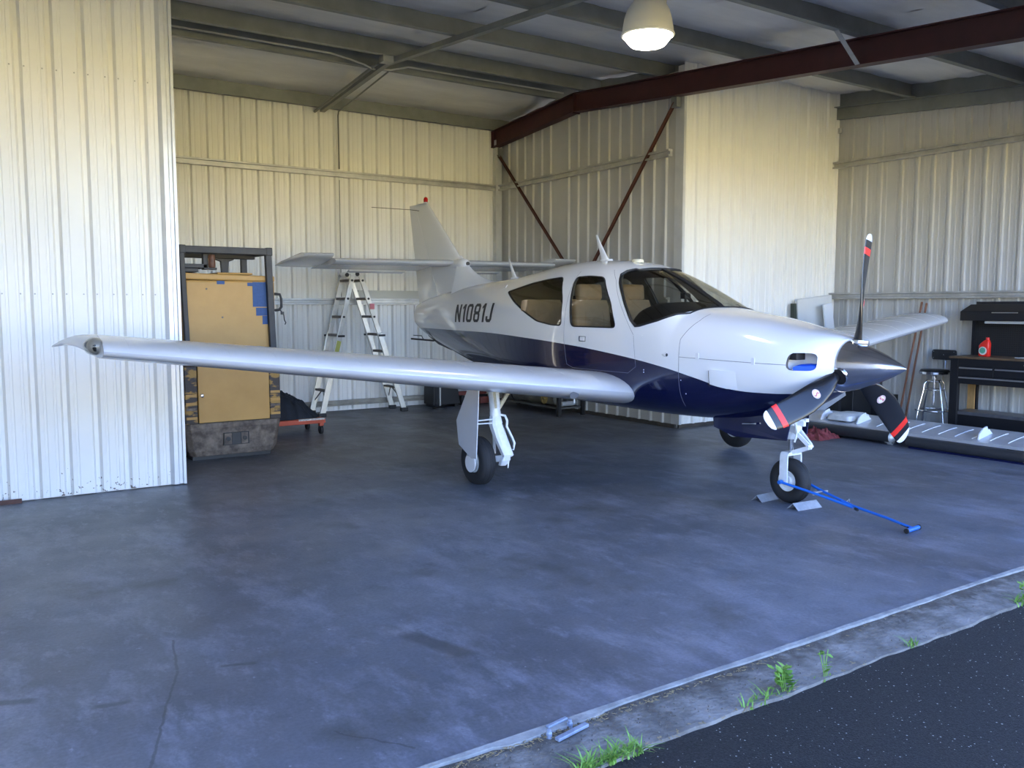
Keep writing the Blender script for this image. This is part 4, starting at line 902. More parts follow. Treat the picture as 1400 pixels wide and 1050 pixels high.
g = MB(); g.bar((5.605, 4.16, .125), (5.745, 4.14, .125), .022, .008); g.bar((5.605, 4.16, .10), (5.605, 4.16, .13), .014, .006, up=(1, 0, 0)); g.bar((5.742, 4.14, .10), (5.742, 4.14, .13), .014, .006, up=(1, 0, 0)); g.build('spreader_bar', mat('zinc_plate', (.6, .6, .6), .3, metal=.8), tow)
g = MB(); g.cyl(jn + Vector((-.03, -.01, 0)), jn + Vector((.03, -.01, 0)), .008, n=8); g.tube([jn + Vector((.02, .02, .01)), jn + Vector((.03, .0, .035)), jn + Vector((-.01, -.03, .03))], .004, 6); g.build('clamp_bolt', MATS['zinc_plate'], tow)
m_chk = mat('bare_angle_iron', (.42, .44, .47), .45, metal=.4, var=.15, scale=14)
def chock(y, x0, x1, lab, lean):
    t = thing('wheel_chock', lab, 'chock', ((x0 + x1) / 2, y, 0)); h = .050
    g = MB(); g.prism([(x0, y - .055, 0), (x0, y, h), (x0, y + .055, 0), (x0, y + .049, 0), (x0, y, h - .007), (x0, y - .049, 0)], (x1 - x0, lean, 0)); g.build('angle_iron', m_chk, t)
    return t
chock(4.215, 5.43, 5.69, 'bright angle-iron chock in front of the nose wheel', -.02)
chock(4.565, 5.43, 5.64, 'dull angle-iron chock behind the nose wheel', .01)

# ------------------------------------------------------------------ yellow warehouse truck behind the left partition
m_yel = mat('ochre_yellow_paint', (.44, .25, .065), .5, col2=(.54, .32, .095), scale=1.3, bump=.05, bscale=8, detail=8)
m_worn = mat('worn_yellow_and_black', (.07, .06, .055), .75, col2=(.40, .24, .07), scale=5.5, stretch=(1, 1, 2.6), lo=.50, hi=.56, bump=.3, bscale=20)
m_grim = mat('grimy_steel', (.075, .058, .047), .7, col2=(.23, .185, .15), scale=13, bump=.35, bscale=25, detail=10)
m_dark = mat('charcoal_steel', (.035, .035, .037), .55, var=.2, scale=8)
FX, FY = 2.52, 8.87
fk_ = thing('order_picker_truck', 'tall ochre yellow warehouse truck with black overhead guard parked behind the partition', 'forklift', (FX, 9.3, 0))
def pr(x0, x1, y0, y1, ch): return [(x0 + ch, y0), (x1 - ch, y0), (x1, y0 + ch), (x1, y1), (x0, y1), (x0, y0 + ch)]
g = MB(); g.loft([[(x, y, z) for x, y in pr(2.04 + i, 3.005 - i, FY + i * .6, 9.85, .05)] for z, i in ((.045, .06), (.10, .03), (.30, .0), (.385, .0))]); g.build('counterweight', m_grim, fk_, bevel=.008)
g = MB(); g.loft([[(x, y, z) for x, y in pr(2.035, 3.01, FY - .008, 9.85, .05)] for z in (.325, .385)]); g.build('counterweight_band', m_grim, fk_, bevel=.005)
g = MB(); g.b2((2.12, FY + .10, 0), (2.92, FY + .62, .06)); g.build('tyre_skirt', m_black, fk_)
for x in (2.22, 2.80): MB().cyl((x - .06, 9.15, .10), (x + .06, 9.15, .10), .10, n=20).build('drive_wheel', m_tire, fk_)
g = MB(); g.b2((2.405, FY - .012, .148), (2.665, FY + .02, .276)); w_ = g.build('tow_plate', m_black, fk_)
for x0, x1, m_ in ((2.415, 2.485, m_grim), (2.492, 2.572, m_dark), (2.585, 2.65, m_grim)): MB().b2((x0, FY - .018, .156), (x1, FY - .006, .268)).build('tow_plate_panel', m_, w_)
for x in (2.45, 2.617):
    MB().lathe([(.004, 0), (.022, .002), (.022, .012), (.004, .014)], (x, FY - .016, .212), (0, -1, 0), 12).build('tow_bolt', m_dark, w_)
for x0, x1 in ((2.045, 2.162), (2.897, 3.008)):
    MB().b2((x0, FY + .004, .385), (x1, 9.80, .96)).build('side_pillar', m_worn, fk_, bevel=.006)
    for z in (.43, .52, .575, .655): MB().b2((x0 + .004, FY - .004, z), (x1 - .004, FY + .006, z + .028)).build('pillar_bar', m_yel if z != .52 else m_grim, fk_, bevel=.004)
MB().b2((2.168, FY - .012, .392), (2.888, FY + .03, .985)).build('lower_panel', m_yel, fk_, bevel=.006)
MB().b2((2.168, FY + .012, .385), (2.888, 9.80, .99)).build('body', m_dark, fk_)
MB().lathe([(.004, 0), (.017, .001), (.017, .008), (.012, .012), (.004, .012)], (2.205, FY - .011, .668), (0, -1, 0), 16).build('lock', m_chrome, fk_, smooth=40)
g = MB(); g.b2((2.085, FY + .03, .99), (2.985, 9.75, 1.822)); g.build('upper_body', m_yel, fk_, bevel=.02)
g = MB(); g.loft([[(2.085, FY + .022, z0), (2.985, FY + .022, z1), (2.985, 9.75, z1), (2.085, 9.75, z0)] for z0, z1 in ((1.828, 1.815), (1.892, 1.872))]); g.build('top_cap', m_yel, fk_, bevel=.012)
MB().b2((2.42, FY + .1, 1.885), (2.78, 9.3, 1.905)).build('top_cap', m_yel, fk_, bevel=.008)
for x, z in ((2.29, 1.735), (2.44, 1.45)): MB().lathe([(.004, 0), (.010, .001), (.010, .004), (.004, .004)], (x, FY + .031, z), (0, -1, 0), 10).build('paint_chip', m_grim, fk_)
for (xa, za, xb, zb_) in ((2.393, 1.783, 2.470, 1.817), (2.700, 1.768, 2.752, 1.803), (2.752, 1.556, 2.905, 1.810), (2.783, 1.465, 2.905, 1.547), (2.848, 1.375, 2.905, 1.463)):
    MB().b2((xa, FY + .0265, za), (xb, FY + .031, zb_)).build('blue_tape', mat('blue_masking_tape', (.022, .075, .23), .6, var=.1, scale=30), fk_)
# overhead guard
for x0, x1 in ((2.036, 2.082), (2.885, 2.948)):
    g = MB(); g.loft([[(x0 + d, FY - .03, z), (x1 + d, FY - .03, z), (x1 + d, FY + .03, z), (x0 + d, FY + .03, z)] for z, d in ((.99, .028), (2.155, -.008))]); g.build('guard_post', m_dark, fk_, bevel=.006)
    g = MB(); g.b2((x0, 9.70, .99), (x1, 9.76, 2.155)); g.build('guard_post', m_dark, fk_, bevel=.006)
    g = MB(); g.b2((x0 - .006, FY + .035, 2.09), (x1 - .006, 9.70, 2.15)); g.build('guard_rail', m_dark, fk_, bevel=.006)
g = MB(); g.b2((2.03, FY - .035, 2.085), (2.945, FY + .035, 2.155)); g.b2((2.028, FY - .04, 2.08), (2.09, FY + .04, 2.162)); g.b2((2.885, FY - .04, 2.08), (2.948, FY + .04, 2.162)); g.build('guard_beam', m_dark, fk_, bevel=.008)
g = MB(); g.b2((2.05, 9.70, 2.085), (2.93, 9.76, 2.155)); g.b2((2.08, 9.26, 2.06), (2.90, 9.34, 2.11)); g.build('guard_beam', m_black, fk_, bevel=.006)
g = MB(); g.prism([(2.48, 9.28, 2.08), (2.49, 9.28, 2.05), (2.545, 9.28, 2.03), (2.555, 9.28, 1.89), (2.615, 9.28, 1.89), (2.63, 9.28, 2.03), (2.68, 9.28, 2.05), (2.69, 9.28, 2.08)], (0, .05, 0)); g.build('centre_bracket', m_dark, fk_, bevel=.004)
g = MB(); g.b2((2.09, FY + .12, 1.945), (2.33, FY + .5, 1.985)); g.b2((2.10, FY + .15, 1.905), (2.25, FY + .5, 1.945)); g.b2((2.29, FY + .12, 1.945), (2.34, FY + .18, 2.09)); g.b2((2.29, FY + .1, 1.93), (2.42, FY + .2, 1.95)); g.build('control_mount', m_black, fk_, bevel=.004)
MB().lathe([(.03, 0), (.034, .01), (.034, .115), (.028, .13), (.004, .132)], (2.37, FY + .10, 1.95), (0, 0, 1), 18).build('warning_beacon', mat('dusty_amber', (.13, .055, .03), .5, var=.3, scale=20), fk_, smooth=40)
g = MB(); g.tube([(2.975, FY + .01, 1.69), (3.03, FY + .01, 1.685), (3.045, FY + .01, 1.64), (3.045, FY + .01, 1.555), (3.02, FY + .01, 1.525), (2.975, FY + .01, 1.52)], .014, 8); g.build('grab_handle', m_black, fk_, smooth=50)
g = MB(); g.tube([(3.03, FY + .0, 1.52), (3.065, FY, 1.47), (3.07, FY, 1.42), (3.085, FY, 1.39), (3.075, FY, 1.37)], .006, 6); g.box((3.05, FY, 1.49), (.03, .02, .03)); g.build('hook', m_dark, fk_, smooth=50)

# ------------------------------------------------------------------ aluminium A-frame ladder under the tailplane
m_alu = mat('ladder_aluminium', (.62, .60, .54), .35, metal=.6, var=.08, scale=10)
m_rung = mat('dark_grey_rung', (.16, .14, .12), .6, metal=.3, var=.3, scale=12)  # rungs much darker grey than the rails, tone varied at random
lad = thing('folding_ladder', 'tall aluminium A-frame folding ladder standing under the tailplane', 'ladder', (5.10, 11.72, 0))
LYF, LYR = 11.56, 11.93
def lrail(sgn, z):      # x of the leg centre at height z
    return 5.075 + sgn * (.055 + (2.02 - z) * (.255 if sgn < 0 else .335))
for sgn in (-1, 1):
    for y, ins in ((LYF, 0), (LYR, 0)):
        MB().bar((lrail(sgn, .92), y, .92), (lrail(sgn, 2.03), y, 2.03), .028, .066, up=(1, 0, 0)).build('inner_rail', m_alu, lad, bevel=.003)
        yo = y - .016 if y == LYF else y + .016
        MB().bar((lrail(sgn, .03), yo, .03), (lrail(sgn, 1.17), yo, 1.17), .03, .078, up=(1, 0, 0)).build('outer_rail', m_alu, lad, bevel=.003)
        g = MB(); g.box((lrail(sgn, .02), yo, .028), (.11, .06, .055)); g.build('rubber_foot', m_black, lad, bevel=.008)
        for z in (1.93, 1.67, 1.41, 1.15): MB().cyl((lrail(sgn, z), yo - .004 if y == LYF else yo + .004, z), (lrail(sgn, z), y, z), .017, n=12).build('rivet', m_black, lad)
        g = MB(); k = -1 if y == LYF else 1
        g.cyl((lrail(sgn, 1.14), yo, 1.14), (lrail(sgn, 1.14), yo + k * .055, 1.14), .012, n=8); g.box((lrail(sgn, 1.14), yo + k * .06, 1.14), (.10, .022, .028)); g.build('lock_knob', m_black, lad, bevel=.004)
    for z in (1.93, 1.67, 1.41, 1.15, .90): MB().box((lrail(sgn, z), (LYF + LYR) / 2, z), (.07, LYR - LYF - .03, .035)).build('rung', m_rung, lad, bevel=.006)
    for z in (.62, .36): MB().box((lrail(sgn, z), (LYF + LYR) / 2, z), (.07, LYR - LYF + .03, .03)).build('rung', m_rung, lad, bevel=.006)
    g = MB(); xz = lrail(sgn, .36)
    for k in (-1, 1): g.bar((xz, 11.745 + k * .03, .35), (lrail(sgn, .2), 11.745 + k * .20, .2), .02, .006, up=(1, 0, 0))
    g.build('rung_brace', m_rung, lad)
for y in (LYF, LYR):
    g = MB(); g.prism([(5.075 + .105 * cos(t), y - .022, 2.02 + .045 * sin(t)) for t in stations(0, 2 * pi, 16)[:-1]], (0, .044, 0)); g.build('hinge_plate', m_alu, lad, smooth=40)
    MB().cyl((5.075, y - .034, 2.02), (5.075, y + .034, 2.02), .03, n=14).build('hinge_knob', m_black, lad)
MB().b2((lrail(1, 1.55) - .03, LYF - .052, 1.52), (lrail(1, 1.55) + .035, LYF - .035, 1.60)).build('tag', mat('pink_tag', (.75, .25, .28), .6), lad)
for sgn, y in ((-1, LYF),): MB().bar((lrail(sgn, .90), y - .038, .90), (lrail(sgn, 1.07), y - .038, 1.07), .004, .06, up=(1, 0, 0)).build('label', mat('yellow_green_label', (.50, .50, .12), .5), lad)

# ------------------------------------------------------------------ orange dolly with a dark tarpaulin on it
m_or = mat('orange_red_paint', (.50, .075, .03), .5, var=.1, scale=8)
do = thing('flat_dolly', 'low orange-red flat dolly on casters beside the yellow truck', 'dolly', (3.60, 10.28, 0))
DX0, DX1, DY0, DY1 = 3.12, 3.95, 10.0, 10.55
g = MB(); g.b2((DX0, DY0, .135), (DX1, DY1, .195)); g.build('deck', m_or, do, bevel=.006)
for x in (DX0 + .02, DX1 - .07):
    for y in (DY0 + .01, DY1 - .07): MB().b2((x, y, .10), (x + .05, y + .06, .135)).build('deck_bracket', m_or, do)
for x in (DX0 + .06, DX1 - .045):
    for y in (DY0 + .045, DY1 - .045):
        c = MB(); c.cyl((x - .017, y, .05), (x + .017, y, .05), .05, n=20); ca = c.build('caster', m_tire, do)
        MB().b2((x - .024, y - .016, .05), (x - .019, y + .016, .135)).build('caster_fork', m_black, ca); MB().b2((x + .019, y - .016, .05), (x + .024, y + .016, .135)).build('caster_fork', m_black, ca)
MB().b2((DX1 - .34, DY0 - .002, .178), (DX1 - .01, DY0 + .02, .2)).build('label_strip', mat('worn_silver_label', (.5, .47, .44), .5, var=.3, scale=40), do)
def heap(name, x0, x1, y0, y1, z0, h, m, seed, nx=34, ny=26, fold=1.0, crease=0.0, skew=0.0):
    """a crumpled heap of cloth: domed sheet with folds, closed underneath"""
    rnd = random.Random(seed); W = [(rnd.uniform(4, 16), rnd.uniform(4, 16), rnd.uniform(0, 6), rnd.uniform(.3, 1)) for _ in range(7)]
    rows = []
    for j in range(ny + 1):
        row = []
        for i in range(nx + 1):
            u, v = i / nx * 2 - 1, j / ny * 2 - 1
            r = sqrt(u * u + v * v); edge = max(0, 1 - max(abs(u), abs(v)) ** 4) * max(0.0, 1 - .55 * r * r)
            f = sum(a * abs(sin(p * u + q * v + ph)) for p, q, ph, a in W) / 7
            wob_ = 1 + .07 * sin(5 * math.atan2(v, u) + seed) + .05 * sin(11 * math.atan2(v, u))
            row.append(((x0 + x1) / 2 + u * (x1 - x0) / 2 * wob_, (y0 + y1) / 2 + v * (y1 - y0) / 2 * wob_, z0 + .004 + h * (1 - skew * u) * edge ** .8 * (.62 + fold * .5 * f) + crease * edge ** .4 * (max(0, 1 - abs(sin(5.1 * u + 2.2 * v + 1)) * 3) + max(0, 1 - abs(sin(3.3 * v - 4.2 * u)) * 3) - .6 * max(0, 1 - abs(sin(7 * u - 3 * v)) * 2.5))))
        rows.append(row)
    g = MB(); g.loft(rows, (False, False), False)
    return g.build(name, m, smooth=70)
tp = heap('tarpaulin', 3.14, 3.90, 10.04, 10.50, .195, .36, mat('dark_navy_cloth', (.010, .014, .022), .75, var=.3, scale=10), 3, 50, 40, 1.0, .018, .45)
tag(rebase(tp, (3.5, 10.28, .195)), 'crumpled dark navy tarpaulin heaped on the orange dolly', 'tarpaulin')

# ------------------------------------------------------------------ things along the stall's back wall
bn = thing('plastic_bin', 'black plastic bin with slanted side against the stall back wall', 'bin', (6.52, 11.78, 0))
g = MB(); g.loft([[(6.34 + .02 * k, 11.62, z), (6.82 - .16 * k, 11.62, z), (6.82 - .16 * k, 11.94, z), (6.34 + .02 * k, 11.94, z)] for z, k in ((.04, 0), (.24, .2), (.62, 1))]); g.build('body', m_black, bn, bevel=.01)
MB().b2((6.35, 11.60, .62), (6.68, 11.96, .65)).build('lid', m_black, bn, bevel=.01)
MB().lathe([(.11, 0), (.11, .02), (.06, .035), (.02, .045)], (6.38, 11.50, 0), (0, 0, 1), 20).build('stand_foot', m_black, bn, smooth=40)
MB().cyl((6.39, 11.50, .03), (6.39, 11.50, .60), .014, n=10).build('stand_pole', m_galv, bn); MB().bar((6.39, 11.50, .55), (6.42, 11.64, .55), .02, .02).build('stand_arm', m_black, bn)
for x in (6.40, 6.76): MB().b2((x - .03, 11.64, 0), (x + .03, 11.92, .04)).build('foot', m_black, bn)
rb = thing('jack_stand', 'dull red low jack frame on the floor between bin and right stall wall', 'jack', (7.06, 11.8, 0))
g = MB(); g.b2((6.88, 11.80, .15), (7.42, 11.86, .21)); g.build('cross_bar', mat('dull_red_paint', (.19, .05, .04), .6, var=.2), rb, bevel=.004)
for x in (6.93, 7.36): MB().b2((x - .03, 11.72, 0), (x + .03, 11.93, .15)).build('leg', m_black, rb)
MB().b2((7.22, 11.66, .015), (7.44, 11.72, .12)).build('jack_head', MATS['dull_red_paint'], rb, bevel=.01)
rail = MB(); rail.b2((5.30, 12.03, 1.677), (6.75, 12.06, 1.79)); rail.b2((5.30, 12.02, 1.785), (6.75, 12.065, 1.80)); rail.b2((5.30, 12.015, 1.677), (6.75, 12.03, 1.69))
rl = rail.build('metal_trim_length', mat('dull_trim', (.42, .42, .38), .5, metal=.2)); tag(rebase(rl, (6.0, 12.04, 1.677)), 'long pale metal trim length resting on the lower girt behind the ladder', 'metal strip')

# low bench along the stall's right wall with a rolled cover on it
be = thing('low_bench', 'low black steel bench along the right stall wall behind the wing', 'bench', (7.55, 10.5, 0))
MB().b2((7.30, 9.70, .33), (7.78, 11.40, .355)).build('bench_top', m_black, be, bevel=.004)
MB().b2((7.33, 9.74, .10), (7.76, 11.36, .12)).build('shelf', mat('worn_grey_shelf', (.10, .10, .095), .6, var=.25, scale=6), be)
for x in (7.325, 7.755):
    for y in (9.725, 11.375): MB().b2((x - .025, y - .025, 0), (x + .025, y + .025, .33)).build('leg', m_black, be)
m_cov = mat('grey_green_canvas', (.10, .10, .085), .85, col2=(.22, .21, .17), scale=7, bump=.4, bscale=18)
rc = thing('rolled_cover', 'grey-green rolled canvas cover lying on the bench shelf', 'cover', (7.5, 10.65, .12))
rings = []
for k in range(22):
    t = k / 21; y = 9.95 + 1.3 * t; r = .092 * (.86 + .14 * sin(pi * t)) * (1 + .06 * sin(17 * t))
    rings.append([(7.48 + r * cos(a) * 1.15 * (1 + .05 * sin(3 * a + 9 * t)), y, .213 + r * sin(a) * (1 + .05 * sin(2 * a + 7 * t))) for a in stations(0, 2 * pi, 20)[:-1]])
MB().loft(rings).build('roll', m_cov, rc, smooth=60)
for y in (10.2, 11.0): MB().tube([(7.48 + .107 * cos(a), y, .213 + .094 * sin(a)) for a in stations(0, 2 * pi, 20)[:-1]], .008, 6, closed=True).build('strap', m_black, rc)
co = thing('rope_coil', 'small yellow coiled rope hanging in front of the rolled cover', 'rope', (7.33, 10.12, .22))
for k in range(4): MB().tube([(7.352 - .012 * k * .6, 10.12 + (.075 - .017 * k) * cos(a), .225 + (.075 - .017 * k) * sin(a)) for a in stations(0, 2 * pi, 22)[:-1]], .0075, 6, closed=True).build('rope_loop', mat('yellow_rope', (.36, .27, .09), .8, var=.3, scale=40), co)
for i, (y, r, m_) in enumerate(((9.86, .07, m_flash), (9.83, .05, m_galv))):
    pass
bx = MB(); bx.tube([(7.42, 9.80, .165), (7.62, 9.80, .165), (7.70, 9.86, .165)], .035, 12); bx.tube([(7.42, 9.88, .155), (7.66, 9.90, .155)], .028, 12); bo = bx.build('hose_length', m_flash, smooth=50); tag(rebase(bo, (7.5, 9.85, .12)), 'short pale hose length lying at the near end of the bench shelf', 'hose')

# ------------------------------------------------------------------ right bay: corner panels
pn = thing('stored_door_panel', 'large white flat door panel leaning in the corner of the right bay', 'panel', (10.4, 7.72, 0))
g = MB(); g.prism([(10.00, 7.66, .0), (10.78, 7.66, .0), (10.78, 7.80, 1.725), (10.02, 7.80, 1.655)], (0, .045, 0)); g.build('face', mat('white_panel', (.66, .67, .66), .45, var=.05, scale=2), pn)
g = MB(); g.prism([(10.0, 7.665, .0), (10.0, 7.80, 1.60), (10.0, 7.86, 1.60), (10.0, 7.83, 0)], (-.05, 0, 0)); g.build('edge', mat('dark_green_edge', (.05, .06, .045), .7), pn)
MB().prism([(10.02, 7.645, .02), (10.77, 7.645, .02), (10.77, 7.66, .2), (10.02, 7.66, .2)], (0, .012, 0)).build('kick_strip', m_dark, pn)
sl_ = MB(); sl_.prism([(10.49, 7.50, .0), (10.70, 7.50, .0), (10.56, 7.63, 1.61), (10.37, 7.63, 1.58)], (0, .02, 0)); so_ = sl_.build('white_slat', mat('white_slat_paint', (.76, .77, .78), .4)); tag(rebase(so_, (10.55, 7.5, 0)), 'narrow white slat leaning tilted against the white door panel', 'slat')

# spare wing panel lying along the right side, on a black beam
wpn = thing('spare_wing_panel', 'long silver wing panel with white fins lying by the black workbench', 'wing panel', (9.3, 5.2, .1))
m_wp = mat('bare_wing_aluminium', (.58, .59, .61), .38, metal=.45, var=.12, scale=3)
Z = lambda f: .158 + .062 * sin(pi * min(1, f * .62 + .0)) - .0 * f
rings = []
for y in (3.0, 7.0): rings.append([(8.95 + .68 * f, y, Z(f)) for f in stations(0, 1, 12)] + [(8.95 + .68 * f, y, .125) for f in stations(1, 0, 12)])
MB().loft(rings).build('skin', m_wp, wpn, smooth=30)
yk = 3.1
while yk < 6.05:
    MB().loft([[(8.99 + .52 * f, yk - .012 * 0 - h, Z((8.99 + .52 * f - 8.95) / .68) + z) for h, z in ((.007, -.002), (.003, .005), (-.003, .005), (-.007, -.002))] for f in stations(.08, .78, 6)]).build('stiffener', m_white, wpn); yk += .185
for y in (4.69, 6.12, 6.62):
    g = MB(); g.prism([(9.02, y + .0, .165), (9.05, y, .235), (9.12, y, .285), (9.19, y, .30), (9.20, y, .27), (9.24, y, .26), (9.30, y, .215)], (0, .018, 0)); g.build('fin', m_white, wpn, bevel=.003)
g = MB(); g.loft([[(x, y, z) for x, y in rounded([(9.02 + i, 6.22 + i), (9.46 - i, 6.22 + i), (9.46 - i, 6.56 - i), (9.02 + i, 6.56 - i)], .06, 3)] for z, i in ((.19, 0), (.245, .01), (.268, .05))]); g.build('fairing_cover', mat('worn_white_cover', (.70, .70, .68), .5, var=.1, scale=8), wpn, smooth=35)
for y in (3.3, 4.4, 5.9, 6.8): MB().b2((9.10, y - .04, .0), (9.55, y + .04, .125)).build('trestle', m_black, wpn)
bmx = thing('black_beam', 'black rounded beam on the floor along the near edge of the silver panel', 'beam', (8.9, 6.3, 0))
MB().tube([(8.93, 5.62, .085), (8.93, 7.25, .085)], .062, 16).build('beam', mat('satin_black_tube', (.03, .031, .034), .38), bmx, smooth=50)
MB().lathe([(.062, 0), (.05, .03), (.02, .045), (.004, .047)], (8.93, 5.62, .085), (0, -1, 0), 16).build('beam_end', m_galv, bmx, smooth=50)
g = MB(); g.b2((8.90, 5.60, .02), (8.96, 5.68, .04)); g.cyl((8.93, 5.60, .018), (8.93, 5.66, .018), .018, n=10); g.b2((8.90, 7.0, 0), (8.96, 7.08, .04)); g.build('foot', m_galv, bmx)
bm2 = thing('dark_plank', 'dark padded plank on the floor under the nearer end of the silver panel', 'plank', (8.9, 4.4, 0))
MB().tube([(8.90, 3.05, .07), (8.90, 5.40, .07)], .055, 14).build('plank_edge', MATS['satin_black_tube'], bm2, smooth=50)
MB().b2((8.88, 3.05, 0), (9.02, 5.38, .03)).build('plank', m_navy, bm2)
# black cabinet and a silver flap behind the propeller
bc_ = thing('black_cabinet', 'small black cabinet with dark window behind the propeller', 'cabinet', (10.45, 7.1, 0))
MB().b2((10.20, 7.0, .03), (10.62, 7.38, .60)).build('body', m_black, bc_, bevel=.008)
MB().b2((10.64, 6.80, .03), (10.93, 7.2, .36)).build('drawer_box', m_black, bc_, bevel=.006)
MB().b2((10.66, 6.79, .07), (10.91, 6.802, .30)).build('window', mat('dark_blue_panel', (.012, .03, .08), .25), bc_)
for x in (10.25, 10.57, 10.7, 10.87): MB().b2((x - .02, 7.04 if x < 10.6 else 6.84, 0), (x + .02, 7.34 if x < 10.6 else 7.16, .03)).build('foot', m_black, bc_)
MB().tube([(10.75, 6.95, .36), (10.75, 6.95, .80)], .02, 10).build('handle', m_black, bc_)
fo = thing('metal_ramp', 'tilted grey metal ramp channel behind the propeller beside the black cabinet', 'ramp', (9.4, 7.2, 0))
p0, p1 = Vector((9.24, 7.12, .145)), Vector((10.08, 7.12, .44)); up_v = Vector((-.35, .0, .94))
MB().bar(p0, p1, .10, .13, up=up_v).build('channel', m_dark, fo)
MB().bar(p0 + Vector((.03, -.06, -.05)), p1 + Vector((.03, -.06, -.03)), .012, .085, up=up_v).build('side_plate', m_wp, fo)
MB().bar(p1 + Vector((-.16, 0, .02)), p1 + Vector((.06, -.02, .10)), .11, .02, up=up_v).build('top_cap', mat('cream_cap', (.62, .58, .45), .5), fo)
MB().b2((10.02, 7.09, 0), (10.08, 7.15, .42)).build('leg', m_black, fo); MB().b2((9.24, 7.09, 0), (9.30, 7.15, .13)).build('leg', m_black, fo)
rg = heap('red_rag', 8.44, 8.90, 6.24, 6.64, .0, .085, mat('dark_red_cloth', (.16, .018, .02), .55, col2=(.30, .07, .07), scale=14), 11, 54, 44, 1.2, .045); tag(rebase(rg, (8.65, 6.44, 0)), 'crumpled dark red rag on the floor behind the nose gear', 'rag')

# ------------------------------------------------------------------ black workbench against the right wall
m_wb = mat('black_powder_coat', (.008, .008, .010), .42)
m_wood = mat('varnished_bench_top', (.12, .075, .04), .45, var=.25, scale=4, stretch=(8, 1, 1))
BX0, BX1, BY0, BY1 = 10.35, 10.86, 3.95, 5.77
wk = thing('workbench', 'black steel workbench with drawers and pegboard hutch against the right wall', 'workbench', (10.6, 4.9, 0))
MB().b2((BX0 - .02, BY0 - .01, .93), (BX1, BY1 + .01, .957)).build('bench_top', m_wood, wk, bevel=.004)
MB().b2((BX0 + .01, BY0 + .02, .625), (BX1, BY1 - .02, .93)).build('drawer_case', m_wb, wk)
for y in (BY0, BY1 - .10):
    for x in (BX0, BX1 - .045): MB().b2((x, y, 0), (x + (.06 if x == BX0 else .04), y + (.10 if x == BX0 else .04) , .93)).build('leg', m_wb, wk, bevel=.004)
MB().b2((BX0 + .03, BY0 + .05, .245), (BX1 - .12, BY1 - .05, .285)).build('shelf', mat('dull_steel_shelf', (.14, .14, .15), .35, metal=.5, var=.2), wk)
MB().b2((BX0 + .035, BY0 + .08, .05), (BX0 + .055, BY1 - .08, .245)).build('kick_panel', m_wb, wk)
m_hd = mat('brushed_handle', (.45, .45, .45), .3, metal=.8)
for y0, y1, z0, z1 in ((5.25, 5.66, .725, .835), (4.83, 5.235, .725, .835), (4.41, 4.815, .725, .835), (3.99, 4.395, .725, .835), (4.83, 5.66, .63, .718), (3.99, 4.815, .63, .718)):
    d = MB().b2((BX0 - .006, y0, z0), (BX0 + .012, y1, z1)).build('drawer', m_wb, wk, bevel=.002)
    zh = z1 - .018; MB().b2((BX0 - .022, y0 + .008, zh - .008), (BX0 - .006, y1 - .008, zh + .010)).build('handle', m_hd, d, bevel=.003)
MB().b2((BX0 - .004, BY0 + .04, .84), (BX0 + .012, BY1 - .11, .93)).build('top_rail', m_wb, wk)
MB().lathe([(.004, 0), (.016, .002), (.016, .008), (.01, .012), (.004, .012)], (BX0 - .004, 4.89, .885), (-1, 0, 0), 16).build('lock', m_chrome, wk, smooth=40)
hb = MB(); hb.b2((BX1 - .03, BY0, .957), (BX1, BY1 - .03, 1.62)); hu = hb.build('pegboard', mat('black_pegboard', (.010, .010, .011), .6), wk)
g = MB()
for iy in range(26):
    for iz in range(14): g.box((BX1 - .031, BY1 - .07 - .026 * iy, 1.0 + .026 * iz), (.002, .008, .008))
g.build('peg_holes', mat('peg_hole', (.003, .003, .003), .9), hu, kind='stuff')
g = MB(); g.prism([(BX1 - .27, BY1 + .04, 1.385), (BX1 - .27, BY1 + .04, 1.50), (BX1 - .16, BY1 - .03, 1.585), (BX1, BY1 - .03, 1.585), (BX1, BY1 + .04, 1.385)], (0, BY0 - BY1 - .05, 0)); g.build('hutch_cabinet', m_wb, wk, bevel=.006)
MB().b2((BX1 - .05, BY1 - .04, .957), (BX1 - .005, BY1 - .0, 1.39)).build('hutch_side', m_wb, wk)
MB().b2((BX1 - .282, 5.12, 1.48), (BX1 - .27, 5.42, 1.49)).build('hutch_handle', m_hd, wk)
MB().b2((BX1 - .24, 4.6, 1.352), (BX1 - .20, 5.52, 1.383)).build('strip_light', mat('unlit_tube_housing', (.42, .43, .43), .4), wk, bevel=.004)
# oil bottle and papers on the bench
ob = thing('oil_bottle', 'red plastic oil bottle with green and white label on the workbench', 'bottle', (10.56, 5.47, .957))
def rr(x, y, w, d, z, k=.3): return [(x + w / 2 * math.copysign(abs(cos(t)) ** .4, cos(t)), y + d / 2 * math.copysign(abs(sin(t)) ** .4, sin(t)), z) for t in stations(0, 2 * pi, 20)[:-1]]
MB().loft([rr(10.56, 5.47, .066, .115, .958), rr(10.56, 5.47, .074, .125, .965), rr(10.56, 5.47, .074, .125, 1.085), rr(10.56, 5.46, .07, .105, 1.115), rr(10.56, 5.445, .05, .055, 1.15), rr(10.56, 5.44, .034, .034, 1.158)]).build('body', m_red, ob, smooth=50)
MB().lathe([(.019, 0), (.02, .004), (.02, .026), (.017, .03), (.003, .03)], (10.56, 5.44, 1.156), (0, 0, 1), 16).build('cap', m_red, ob, smooth=40)
MB().prism([(10.5215, 5.475 + .048 * cos(t), 1.025 + .05 * sin(t)) for t in stations(0, 2 * pi, 20)[:-1]], (.003, 0, 0)).build('label', mat('label_white', (.6, .6, .56), .5), ob)
